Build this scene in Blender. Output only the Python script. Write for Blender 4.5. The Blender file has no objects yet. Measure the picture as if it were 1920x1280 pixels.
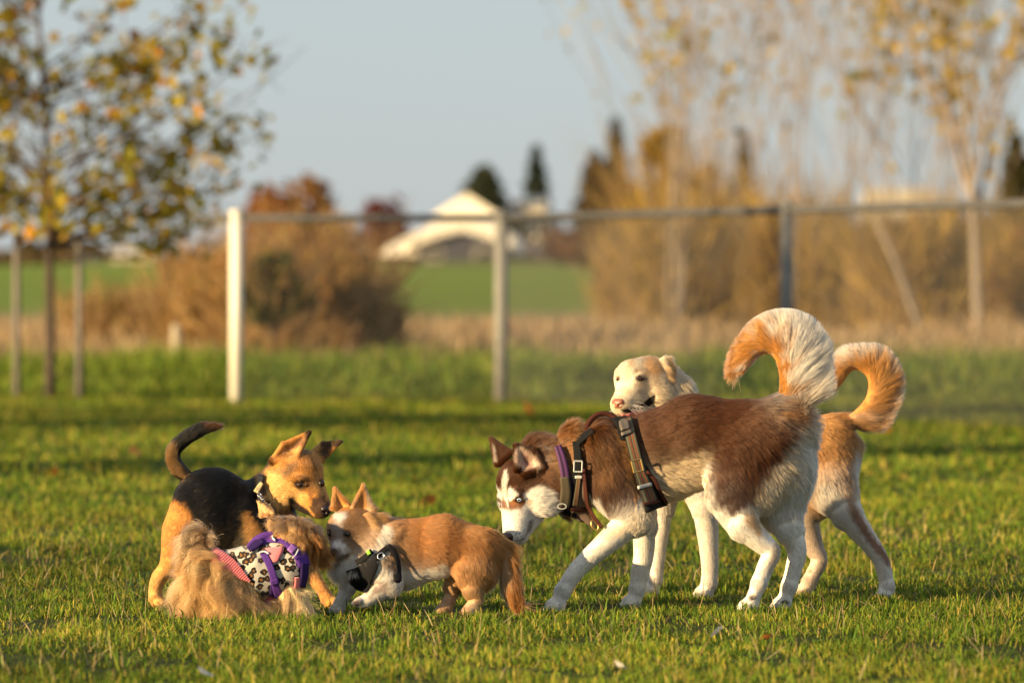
import bpy, math, random
import numpy as np
from mathutils import Vector, Matrix

SC = bpy.context.scene
COL = SC.collection
R = math.radians

# ------------------------------------------------------------------ camera
F_PX, HOR, CX, HC = 200 / 36 * 1920, 530.0, 960.0, 0.923      # photo pixels: focal length, horizon row, centre column; camera height
cam_data = bpy.data.cameras.new('camera')
cam_data.lens = 200
cam_data.sensor_width = 36
cam_data.clip_end = 4000
cam_data.dof.use_dof = True
cam_data.dof.focus_distance = 15.95
cam_data.dof.aperture_fstop = 3.9
cam_data.dof.aperture_blades = 9
cam = bpy.data.objects.new('camera', cam_data)
COL.objects.link(cam)
cam.location = (0, 0, HC)
cam.rotation_euler = (R(90) - math.atan((640 - HOR) / F_PX), 0, 0)
SC.camera = cam

# ------------------------------------------------------------------ light
SUN_EL, SUN_AZ = 13.0, 33.0        # elevation; degrees the sun stands on the camera's side of straight left
sun_dir = Vector((-math.cos(R(SUN_AZ)) * math.cos(R(SUN_EL)), -math.sin(R(SUN_AZ)) * math.cos(R(SUN_EL)), math.sin(R(SUN_EL))))
world = bpy.data.worlds.new('World')
SC.world = world
world.use_nodes = True
wn = world.node_tree
sky = wn.nodes.new('ShaderNodeTexSky')
sky.sky_type = 'NISHITA'
sky.sun_disc = False
sky.sun_elevation = R(SUN_EL)
sky.sun_rotation = math.atan2(sun_dir.x, sun_dir.y)
sky.air_density = 1.0
sky.dust_density = 0.6
sky.ozone_density = 3.0
bg = wn.nodes['Background']
tint = wn.nodes.new('ShaderNodeMix')                 # thin high haze: pale, even blue-grey over the clear sky
tint.data_type = 'RGBA'; tint.inputs[0].default_value = .8
tint.inputs[7].default_value = (2.62, 2.88, 3.12, 1)
wn.links.new(sky.outputs[0], tint.inputs[6])
wn.links.new(tint.outputs[2], bg.inputs['Color'])
bg.inputs['Strength'].default_value = 0.088
sun_data = bpy.data.lights.new('sun', 'SUN')
sun_data.energy = 5.0
sun_data.angle = R(0.55)
sun_data.color = (1.0, 0.72, 0.38)
sun = bpy.data.objects.new('sun', sun_data)
COL.objects.link(sun)
sun.location = (-20, -10, 20)
sun.rotation_euler = (-sun_dir).to_track_quat('-Z', 'Y').to_euler()
SC.view_settings.view_transform = 'Standard'
SC.view_settings.look = 'None'
SC.view_settings.exposure = 1.14
SC.view_settings.gamma = 1.0
SC.view_settings.use_curve_mapping = False
SC.render.engine = 'CYCLES'
SC.cycles.use_denoising = True
SC.cycles.max_bounces = 8
SC.cycles.diffuse_bounces = 3
SC.cycles.glossy_bounces = 3
SC.cycles.transmission_bounces = 5
SC.cycles.transparent_max_bounces = 8
SC.cycles.sample_clamp_indirect = 6
SC.cycles_curves.shape = 'RIBBONS'
SC.cycles_curves.subdivisions = 2

rng = np.random.default_rng(7)

# ------------------------------------------------------------------ helpers: points, objects, materials
def P(u, v, Y):
    """Point at photo pixel (u, v) and distance Y."""
    return Vector(((u - CX) / F_PX * Y, Y, HC - (v - HOR) / F_PX * Y))

def lin(r, g, b):
    f = lambda c: (c / 12.92) if c <= 0.04045 else ((c + 0.055) / 1.055) ** 2.4
    return (f(r / 255), f(g / 255), f(b / 255))

def props(o, label=None, cat=None, group=None, kind=None):
    if label: o['label'] = label
    if cat: o['category'] = cat
    if group: o['group'] = group
    if kind: o['kind'] = kind
    return o

def empty(name, loc, label=None, cat=None, group=None):
    o = bpy.data.objects.new(name, None)
    o.empty_display_size = 0.1
    COL.objects.link(o)
    o.location = loc
    return props(o, label, cat, group)

def link(name, me, parent=None, mats=()):
    o = bpy.data.objects.new(name, me)
    COL.objects.link(o)
    if parent: o.parent = parent
    for m in (mats if isinstance(mats, (list, tuple)) else [mats]):
        me.materials.append(m)
    return o

def np_mesh(name, V, quads=None, tris=None, smooth=True, mat_index=None):
    me = bpy.data.meshes.new(name)
    V = np.asarray(V, np.float32)
    parts, tot = [], []
    if quads is not None and len(quads):
        parts.append(np.asarray(quads, np.int32).ravel()); tot.append(np.full(len(quads), 4, np.int32))
    if tris is not None and len(tris):
        parts.append(np.asarray(tris, np.int32).ravel()); tot.append(np.full(len(tris), 3, np.int32))
    loops = np.concatenate(parts); tot = np.concatenate(tot)
    me.vertices.add(len(V)); me.vertices.foreach_set('co', V.ravel())
    me.loops.add(len(loops)); me.loops.foreach_set('vertex_index', loops)
    me.polygons.add(len(tot))
    me.polygons.foreach_set('loop_start', np.concatenate([[0], np.cumsum(tot)[:-1]]).astype(np.int32))
    me.polygons.foreach_set('loop_total', tot)
    if mat_index is not None:
        me.polygons.foreach_set('material_index', np.asarray(mat_index, np.int32))
    me.polygons.foreach_set('use_smooth', np.full(len(tot), smooth))
    me.update(calc_edges=True)
    me.validate()
    return me

def set_color(me, name, C, domain='POINT'):
    a = me.attributes.new(name, 'FLOAT_COLOR', domain)
    C = np.asarray(C, np.float32)
    if C.shape[1] == 3: C = np.concatenate([C, np.ones((len(C), 1), np.float32)], 1)
    a.data.foreach_set('color', C.ravel())

class MB:
    """Collects simple shapes and links them as one mesh object."""
    def __init__(s): s.v, s.f, s.m = [], [], []
    def add(s, vs, fs, mi=0):
        b = len(s.v); s.v += [tuple(x) for x in vs]; s.f += [tuple(b + i for i in f) for f in fs]; s.m += [mi] * len(fs)
    def tube(s, pts, rad, n=8, mi=0, cap=True):
        pts = [Vector(p) for p in pts]
        rad = rad if isinstance(rad, (list, tuple)) else [rad] * len(pts)
        rings = []
        up = None
        for i, p in enumerate(pts):
            t = (pts[min(i + 1, len(pts) - 1)] - pts[max(i - 1, 0)]).normalized()
            if up is None: up = Vector((0, 0, 1)) if abs(t.z) < .9 else Vector((1, 0, 0))
            a = t.cross(up).normalized(); b = a.cross(t).normalized(); up = b
            rings.append([p + (a * math.cos(2 * math.pi * k / n) + b * math.sin(2 * math.pi * k / n)) * rad[i] for k in range(n)])
        vs = [q for r_ in rings for q in r_]
        fs = [(i * n + k, i * n + (k + 1) % n, (i + 1) * n + (k + 1) % n, (i + 1) * n + k) for i in range(len(pts) - 1) for k in range(n)]
        if cap:
            fs.append(tuple(range(n - 1, -1, -1))); fs.append(tuple((len(pts) - 1) * n + k for k in range(n)))
        s.add(vs, fs, mi)
    def box(s, c, d, mi=0, rot=None):
        vs = [Vector((x * d[0] / 2, y * d[1] / 2, z * d[2] / 2)) for x in (-1, 1) for y in (-1, 1) for z in (-1, 1)]
        if rot is not None: vs = [rot @ q for q in vs]
        s.add([q + Vector(c) for q in vs], [(0, 1, 3, 2), (4, 6, 7, 5), (0, 4, 5, 1), (2, 3, 7, 6), (0, 2, 6, 4), (1, 5, 7, 3)], mi)
    def build(s, name, mats, parent=None, smooth=False, origin=None):
        me = bpy.data.meshes.new(name)
        o_ = Vector(origin) if origin is not None else Vector((0, 0, 0))
        me.from_pydata([tuple(Vector(q) - o_) for q in s.v], [], s.f)
        if smooth:
            me.polygons.foreach_set('use_smooth', [True] * len(me.polygons))
        me.polygons.foreach_set('material_index', s.m)
        me.update()
        o = link(name, me, parent, mats)
        return o

def mat(name, color=(.5, .5, .5), rough=.6, spec=.4, metal=0., attr=None, noise=None, bump=None, sheen=0., translucent=0., coat=0.):
    m = bpy.data.materials.new(name); m.use_nodes = True
    nt = m.node_tree; N = nt.nodes; L = nt.links
    b = N['Principled BSDF']
    b.inputs['Roughness'].default_value = rough
    b.inputs['Specular IOR Level'].default_value = spec
    b.inputs['Metallic'].default_value = metal
    b.inputs['Coat Weight'].default_value = coat
    b.inputs['Sheen Weight'].default_value = sheen
    b.inputs['Base Color'].default_value = (*color, 1)
    src = None
    if attr:
        a = N.new('ShaderNodeAttribute'); a.attribute_name = attr; src = a.outputs['Color']
    if noise:                                             # (scale, second colour, amount, detail)
        sc_, c2, amt, det = noise
        tc = N.new('ShaderNodeTexCoord')
        nz = N.new('ShaderNodeTexNoise'); nz.inputs['Scale'].default_value = sc_; nz.inputs['Detail'].default_value = det
        L.new(tc.outputs['Object'], nz.inputs['Vector'])
        rmp = N.new('ShaderNodeMapRange'); rmp.inputs[1].default_value = .35; rmp.inputs[2].default_value = .65; rmp.inputs[4].default_value = amt
        L.new(nz.outputs['Fac'], rmp.inputs[0])
        mx = N.new('ShaderNodeMix'); mx.data_type = 'RGBA'
        L.new(rmp.outputs[0], mx.inputs[0])
        if src: L.new(src, mx.inputs[6])
        else: mx.inputs[6].default_value = (*color, 1)
        mx.inputs[7].default_value = (*c2, 1)
        src = mx.outputs[2]
    if src: L.new(src, b.inputs['Base Color'])
    if bump:                                              # (scale, strength, distance)
        tc = N.new('ShaderNodeTexCoord')
        nz = N.new('ShaderNodeTexNoise'); nz.inputs['Scale'].default_value = bump[0]; nz.inputs['Detail'].default_value = 4
        L.new(tc.outputs['Object'], nz.inputs['Vector'])
        bp = N.new('ShaderNodeBump'); bp.inputs['Strength'].default_value = bump[1]; bp.inputs['Distance'].default_value = bump[2]
        L.new(nz.outputs['Fac'], bp.inputs['Height']); L.new(bp.outputs[0], b.inputs['Normal'])
    if translucent:
        tr = N.new('ShaderNodeBsdfTranslucent'); ms = N.new('ShaderNodeMixShader'); ms.inputs[0].default_value = translucent
        if src: L.new(src, tr.inputs[0])
        else: tr.inputs[0].default_value = (*color, 1)
        L.new(b.outputs[0], ms.inputs[1]); L.new(tr.outputs[0], ms.inputs[2])
        L.new(ms.outputs[0], N['Material Output'].inputs['Surface'])
    return m

# ------------------------------------------------------------------ helpers: noise
def hash3(i, j, k, seed=0):
    with np.errstate(over='ignore'):
        h = (i.astype(np.uint32) * np.uint32(374761393) + j.astype(np.uint32) * np.uint32(668265263)
             + k.astype(np.uint32) * np.uint32(2147483647 - 41) + np.uint32(seed * 974711 + 12345))
        h = (h ^ (h >> np.uint32(13))) * np.uint32(1274126177)
        h = (h ^ (h >> np.uint32(16))) * np.uint32(2246822519)
        h = h ^ (h >> np.uint32(15))
    return h.astype(np.float64) / 4294967295.0

def vnoise(p, scale, seed=0):
    """Value noise, 0..1, at points p (N,3) with cells of size scale."""
    q = np.asarray(p, np.float64) / scale
    i = np.floor(q).astype(np.int64); f = q - i; f = f * f * (3 - 2 * f)
    out = 0
    for a in (0, 1):
        for b in (0, 1):
            for c in (0, 1):
                wgt = (f[:, 0] if a else 1 - f[:, 0]) * (f[:, 1] if b else 1 - f[:, 1]) * (f[:, 2] if c else 1 - f[:, 2])
                out = out + wgt * hash3(i[:, 0] + a, i[:, 1] + b, i[:, 2] + c, seed)
    return out

def vnoise3(p, scale, seed=0):
    return np.stack([vnoise(p, scale, seed + 11 * c) for c in range(3)], 1) * 2 - 1

def smooth01(x, a, b):
    t = np.clip((x - a) / (b - a), 0, 1)
    return t * t * (3 - 2 * t)

def poly_sd(q, poly):
    """Signed distance (negative inside) of points q (N,2) to a polygon."""
    poly = np.asarray(poly, float)
    d = np.full(len(q), 1e18); ins = np.zeros(len(q), bool)
    n = len(poly)
    for i in range(n):
        a, b = poly[i], poly[(i + 1) % n]
        e = b - a; w = q - a
        t = np.clip((w @ e) / max(e @ e, 1e-9), 0, 1)
        d = np.minimum(d, ((w - t[:, None] * e) ** 2).sum(1))
        if a[1] != b[1]:
            c = ((a[1] > q[:, 1]) != (b[1] > q[:, 1])) & (q[:, 0] < (b[0] - a[0]) * (q[:, 1] - a[1]) / (b[1] - a[1]) + a[0])
            ins ^= c
    d = np.sqrt(d)
    return np.where(ins, -d, d)

# ------------------------------------------------------------------ helpers: bodies grown from a distance field
def surface_nets(f):
    s = f < 0
    c = sum(s[a:f.shape[0] - 1 + a, b:f.shape[1] - 1 + b, g:f.shape[2] - 1 + g].astype(np.int8) for a in (0, 1) for b in (0, 1) for g in (0, 1))
    act = (c > 0) & (c < 8)
    idx = np.argwhere(act)
    ids = np.full(act.shape, -1, np.int32); ids[act] = np.arange(len(idx))
    acc = np.zeros((len(idx), 3)); cnt = np.zeros(len(idx))
    cor = [(a, b, g) for a in (0, 1) for b in (0, 1) for g in (0, 1)]
    for A in cor:
        for ax in range(3):
            if A[ax]: continue
            B = list(A); B[ax] = 1
            fa = f[idx[:, 0] + A[0], idx[:, 1] + A[1], idx[:, 2] + A[2]]
            fb = f[idx[:, 0] + B[0], idx[:, 1] + B[1], idx[:, 2] + B[2]]
            x = (fa < 0) != (fb < 0)
            t = np.where(x, fa / np.where(x, fa - fb, 1), 0)
            p = np.array(A, float)[None] + np.zeros((len(idx), 3)); p[:, ax] += t
            acc[x] += p[x]; cnt[x] += 1
    V = idx + acc / cnt[:, None]
    quads = []
    for ax in range(3):
        o = [i for i in range(3) if i != ax]
        sl0 = [slice(None)] * 3; sl1 = [slice(None)] * 3
        sl0[ax] = slice(0, -1); sl1[ax] = slice(1, None)
        e = np.argwhere(s[tuple(sl0)] != s[tuple(sl1)])
        ok = (e[:, o[0]] > 0) & (e[:, o[1]] > 0) & (e[:, o[0]] < f.shape[o[0]] - 1) & (e[:, o[1]] < f.shape[o[1]] - 1)
        e = e[ok]
        def cid(d0, d1):
            q = e.copy(); q[:, o[0]] -= d0; q[:, o[1]] -= d1
            return ids[q[:, 0], q[:, 1], q[:, 2]]
        q = np.stack([cid(1, 1), cid(0, 1), cid(0, 0), cid(1, 0)], 1)
        flip = s[e[:, 0], e[:, 1], e[:, 2]]
        if ax == 1: flip = ~flip
        q[~flip] = q[~flip][:, ::-1]
        quads.append(q)
    return V, np.concatenate(quads)

def tri_dist(p, a, b, c):
    a, b, c = (np.asarray(x, float) for x in (a, b, c))
    def seg(a, b):
        e = b - a; w = p - a
        t = np.clip((w @ e) / (e @ e), 0, 1)
        return ((w - t[..., None] * e) ** 2).sum(-1)
    n = np.cross(b - a, c - a); nn = n @ n
    inside = np.ones(p.shape[:-1], bool)
    for x, y in ((a, b), (b, c), (c, a)):
        inside &= (((p - x) @ np.cross(n, y - x)) >= 0)
    pl = ((p - a) @ n) ** 2 / nn
    return np.sqrt(np.where(inside, pl, np.minimum(np.minimum(seg(a, b), seg(b, c)), seg(c, a))))

class Prim:
    def __init__(s, kind, pts, k, fl, lift, flow, col, cut=False, **kw):
        s.kind, s.pts, s.k, s.fl, s.lift, s.col, s.cut = kind, [np.asarray(p, float) for p in pts], k, fl, lift, col, cut
        s.kw = kw
        s.flow = None if flow is None else np.asarray(flow, float) / np.linalg.norm(flow)
    def dist(s, p):
        if s.kind == 'cone':
            a, b = s.pts; ra, rb, sw = s.kw['ra'], s.kw['rb'], s.kw['sw']
            sc_ = np.array([1, 1, 1 / sw])
            e = (b - a) * sc_; w = (p - a) * sc_
            t = np.clip((w @ e) / max(e @ e, 1e-9), 0, 1)
            return (np.sqrt(((w - t[..., None] * e) ** 2).sum(-1)) - (ra + (rb - ra) * t)) * min(1, sw) ** .5
        if s.kind == 'ell':
            M = s.kw['M']; r_ = np.asarray(s.kw['r'], float)
            q = (p - s.pts[0]) @ M.T
            k0 = np.sqrt(((q / r_) ** 2).sum(-1)); k1 = np.sqrt(((q / r_ ** 2) ** 2).sum(-1))
            return np.where(k1 > 1e-9, k0 * (k0 - 1) / np.maximum(k1, 1e-9), -r_.min())
        if s.kind == 'tri':
            return tri_dist(p, *s.pts) - s.kw['r']
    def bounds(s):
        if s.kind == 'cone':
            r_ = max(s.kw['ra'], s.kw['rb']); r_ = np.array([r_, r_, r_ * s.kw['sw']])
        elif s.kind == 'ell': r_ = np.full(3, max(s.kw['r']))
        else: r_ = np.full(3, s.kw['r'])
        A = np.array(s.pts)
        return A.min(0) - r_, A.max(0) + r_

class Field:
    """Body built in photo pixels (u right, v down, w away) at distance d0, joined by smooth unions."""
    def __init__(s, d0):
        s.d0, s.sc, s.prims = d0, F_PX / d0, []
        s.fl, s.lift, s.col, s.slim = 10, .3, (.5, .4, .3), 1.
    def cone(s, a, b, ra, rb, k=14, sw=1., fl=None, lift=None, flow=None, col=None, cut=False):
        s.prims.append(Prim('cone', [a, b], k, s.fl if fl is None else fl, s.lift if lift is None else lift,
                            flow if flow is not None else (np.asarray(b, float) - np.asarray(a, float)) + 1e-6, col or s.col, cut, ra=ra, rb=rb, sw=sw))
    def chain(s, pts, **kw):
        k = kw.pop('k', 14)
        P_ = resample(pts, 6 * (len(pts) - 1) + 1) if len(pts) > 2 else np.asarray(pts, float)
        for i in range(len(P_) - 1):                     # only the root blends softly: no swollen joints along the limb
            s.cone(P_[i][:3], P_[i + 1][:3], P_[i][3] * s.slim, P_[i + 1][3] * s.slim, k=k if i == 0 else 2., **kw)
    def ell(s, c, r, rot=0, yaw=0, k=14, fl=None, lift=None, flow=(1, 0, 0), col=None, cut=False):
        a, y = R(rot), R(yaw)
        Mz = np.array([[math.cos(a), math.sin(a), 0], [-math.sin(a), math.cos(a), 0], [0, 0, 1]])
        My = np.array([[math.cos(y), 0, math.sin(y)], [0, 1, 0], [-math.sin(y), 0, math.cos(y)]])
        s.prims.append(Prim('ell', [c], k, s.fl if fl is None else fl, s.lift if lift is None else lift, flow, col or s.col, cut, r=r, M=Mz @ My))
    def tri(s, a, b, c, r=3, k=6, fl=3, lift=.2, flow=None, col=None, cut=False):
        if flow is None: flow = np.asarray(c, float) - (np.asarray(a, float) + np.asarray(b, float)) / 2
        s.prims.append(Prim('tri', [a, b, c], k, fl, lift, flow, col or s.col, cut, r=r))
    def vg(s, w=0): return HOR + F_PX * HC / (s.d0 + w / s.sc)       # row of the ground at depth w
    def paw(s, u, w, d=(-1, 0), size=1., ankle=None, col=None, fl=3):
        """A paw on the ground with four toes; d = direction the toes point (u, w)."""
        v = s.vg(w); d = np.asarray(d, float) / np.hypot(*d); pr = np.array([-d[1], d[0]])
        c = np.array([u, v - 11 * size, w])
        f3 = np.array([d[0], 0, d[1]]); p3 = np.array([pr[0], 0, pr[1]])
        s.cone(c - f3 * 4 * size, c + f3 * 6 * size, 12 * size, 10.5 * size, k=8, fl=fl, flow=f3, col=col)
        for q, ln in ((-1.5, 10), (-.5, 14), (.5, 14), (1.5, 10)):
            t = c + f3 * ln * size + p3 * q * 7 * size + np.array([0, 4 * size, 0])
            s.cone(t - f3 * 7 * size - np.array([0, 2 * size, 0]), t, 5.6 * size, 5.4 * size, k=2, fl=fl, flow=f3, col=col)
        if ankle is not None:
            s.cone(ankle[:3], c - f3 * 3 * size, ankle[3] * s.slim, 11.5 * size, k=8, fl=fl + 1, col=col)
    def grid(s, h, prims=None, pad=8):
        prims = prims or s.prims
        bb = [p.bounds() for p in prims if not p.cut]
        lo = np.min([b[0] for b in bb], 0) - pad; hi = np.max([b[1] for b in bb], 0) + pad
        n = np.ceil((hi - lo) / h).astype(int) + 1
        f = np.full(n, 1e3, np.float32)
        for p in prims:
            a, b = p.bounds(); m = p.k + pad + 2
            i0 = np.maximum(np.floor((a - m - lo) / h).astype(int), 0); i1 = np.minimum(np.ceil((b + m - lo) / h).astype(int) + 1, n)
            if (i1 <= i0).any(): continue
            ax = [lo[i] + h * np.arange(i0[i], i1[i]) for i in range(3)]
            G = np.stack(np.meshgrid(*ax, indexing='ij'), -1)
            d = p.dist(G)
            sl = tuple(slice(x, y) for x, y in zip(i0, i1))
            o = f[sl]
            if p.cut:
                hh = np.maximum(p.k - np.abs(o + d), 0) / p.k
                f[sl] = np.maximum(o, -d) + hh * hh * p.k * .25
            else:
                hh = np.maximum(p.k - np.abs(o - d), 0) / p.k
                f[sl] = np.minimum(o, d) - hh * hh * p.k * .25
        s.f, s.lo, s.h = f, lo, h
        return f
    def quick_front(s, u, v):
        """Depth of the body at a pixel, straight from the prims (before the grid exists)."""
        w = np.arange(-160, 160, .5); p = np.stack([np.full(len(w), u), np.full(len(w), v), w], 1)
        d = np.min([q.dist(p) for q in s.prims if not q.cut], axis=0)
        i = np.argmax(d < 0)
        return float(w[i]) if d[i] < 0 else None
    def lids(s, u, v, hw, h, tilt=0., col=None):
        """Upper and lower eyelid round an eye at pixel u, v."""
        w = s.quick_front(u, v)
        for sg, r_, hh in ((-1, 2.5, h), (1, 1.9, h * .85)):
            pts = []
            for t in (-1, -.55, 0, .55, 1):
                x, y = u + hw * t, v + sg * hh * (1 - t * t) + tilt * t
                ww = s.quick_front(x, y)
                pts.append((x, y, (ww if ww is not None else w) - .6, r_))
            for a, b in zip(pts[:-1], pts[1:]): s.cone(a[:3], b[:3], r_, r_, k=2.5, fl=1.5, lift=.1, flow=(0, sg, 0), col=col)
        return w
    def world(s, V):
        Y = s.d0 + V[:, 2] / s.sc
        return np.stack([(V[:, 0] - CX) / F_PX * Y, Y, HC - (V[:, 1] - HOR) / F_PX * Y], 1)
    def front(s, u, v, off=0., far=False):
        """Depth w of the first surface (offset outward by off) met at pixel (u, v); None beside the body."""
        x = (u - s.lo[0]) / s.h; y = (v - s.lo[1]) / s.h
        i, j = int(x), int(y)
        if i < 0 or j < 0 or i >= s.f.shape[0] - 1 or j >= s.f.shape[1] - 1: return None
        a, b = x - i, y - j
        col = (s.f[i, j] * (1 - a) * (1 - b) + s.f[i + 1, j] * a * (1 - b) + s.f[i, j + 1] * (1 - a) * b + s.f[i + 1, j + 1] * a * b) - off
        if far: col = col[::-1]
        w = np.argmax(col < 0)
        if col[w] >= 0: return None
        t = 0 if w == 0 else col[w - 1] / (col[w - 1] - col[w])
        k = w - 1 + t
        if far: k = len(col) - 1 - k
        return s.lo[2] + s.h * k

def vert_normals(V, Q):
    n = np.zeros_like(V)
    fn = np.cross(V[Q[:, 2]] - V[Q[:, 0]], V[Q[:, 3]] - V[Q[:, 1]])
    for c in range(4): np.add.at(n, Q[:, c], fn)
    return n / np.maximum(np.linalg.norm(n, axis=1, keepdims=True), 1e-9)

def relax(V, Q, it, lam=.5):
    deg = np.zeros(len(V))
    E = np.concatenate([Q[:, [0, 1]], Q[:, [1, 2]], Q[:, [2, 3]], Q[:, [3, 0]]])
    np.add.at(deg, E[:, 0], 1); np.add.at(deg, E[:, 1], 1)
    for _ in range(it):
        a = np.zeros_like(V); np.add.at(a, E[:, 0], V[E[:, 1]]); np.add.at(a, E[:, 1], V[E[:, 0]])
        V = V + lam * (a / deg[:, None] - V)
    return V

def hair_mat(name, attr='coat', rough=.32, rad=.4, principled=False):
    m = bpy.data.materials.new(name); m.use_nodes = True
    nt = m.node_tree; N = nt.nodes; L = nt.links
    at = N.new('ShaderNodeAttribute'); at.attribute_name = attr
    h = N.new('ShaderNodeBsdfHairPrincipled'); h.model = 'CHIANG'; h.parametrization = 'COLOR'
    h.inputs['Roughness'].default_value = rough; h.inputs['Radial Roughness'].default_value = rad
    L.new(at.outputs['Color'], h.inputs['Color'])
    h.inputs['Random Roughness'].default_value = .1
    h.inputs['IOR'].default_value = 1.4
    d = N.new('ShaderNodeBsdfDiffuse'); L.new(at.outputs['Color'], d.inputs[0])
    mx = N.new('ShaderNodeMixShader'); mx.inputs[0].default_value = .45
    L.new(h.outputs[0], mx.inputs[1]); L.new(d.outputs[0], mx.inputs[2])
    L.new(mx.outputs[0], N['Material Output'].inputs['Surface'])
    return m

def add_curves(name, pts, rad, cols, parent, m, origin):
    """pts (N,K,3) world points; rad (K,) radii; cols (N,3)."""
    n, k = pts.shape[:2]
    hc = bpy.data.hair_curves.new(name)
    hc.add_curves([k] * n)
    hc.points.foreach_set('position', (pts - np.asarray(origin)).astype(np.float32).ravel())
    hc.points.foreach_set('radius', np.broadcast_to(np.asarray(rad, np.float32), (n, k)).ravel().copy())
    a = hc.attributes.new('coat', 'FLOAT_COLOR', 'CURVE')
    a.data.foreach_set('color', np.concatenate([cols, np.ones((n, 1))], 1).astype(np.float32).ravel())
    hc.materials.append(m)
    o = bpy.data.objects.new(name, hc); COL.objects.link(o); o.parent = parent
    return o

M_FUR = hair_mat('fur_strands')
M_COAT = mat('dog_coat', attr='coat', rough=.8, spec=.2)

def paint(V, C, poly, col, soft=5, noise=5, nscale=9, amt=1., wr=None, seed=3):
    d = poly_sd(V[:, :2], poly) + (vnoise(V, nscale, seed) - .5) * 2 * noise
    a = (1 - smooth01(d, -soft, soft)) * amt
    if wr is not None: a = a * ((V[:, 2] > wr[0]) & (V[:, 2] < wr[1]))
    return C * (1 - a[:, None]) + np.asarray(col)[None] * a[:, None]

def dab(V, C, c, r, col, amt=1., soft=.6, wr=None):
    q = (V[:, :2] - np.asarray(c)[None]) / np.asarray(r if np.ndim(r) else (r, r))[None]
    a = (1 - smooth01(np.sqrt((q ** 2).sum(1)), soft, 1.)) * amt
    if wr is not None: a = a * ((V[:, 2] > wr[0]) & (V[:, 2] < wr[1]))
    return C * (1 - a[:, None]) + np.asarray(col)[None] * a[:, None]

def strip_mask(A, bands, fl=.25, dens=.35, near=True):
    """Flatten and thin the coat where straps press on it."""
    for a, b in bands:
        poly = np.concatenate([np.asarray(a)[:, :2], np.asarray(b)[::-1, :2]])
        m = poly_sd(A['V'][:, :2], poly) < 2
        if near: m &= A['N'][:, 2] < .3
        A['fl'][m] *= fl; A['dens'][m] *= dens

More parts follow.
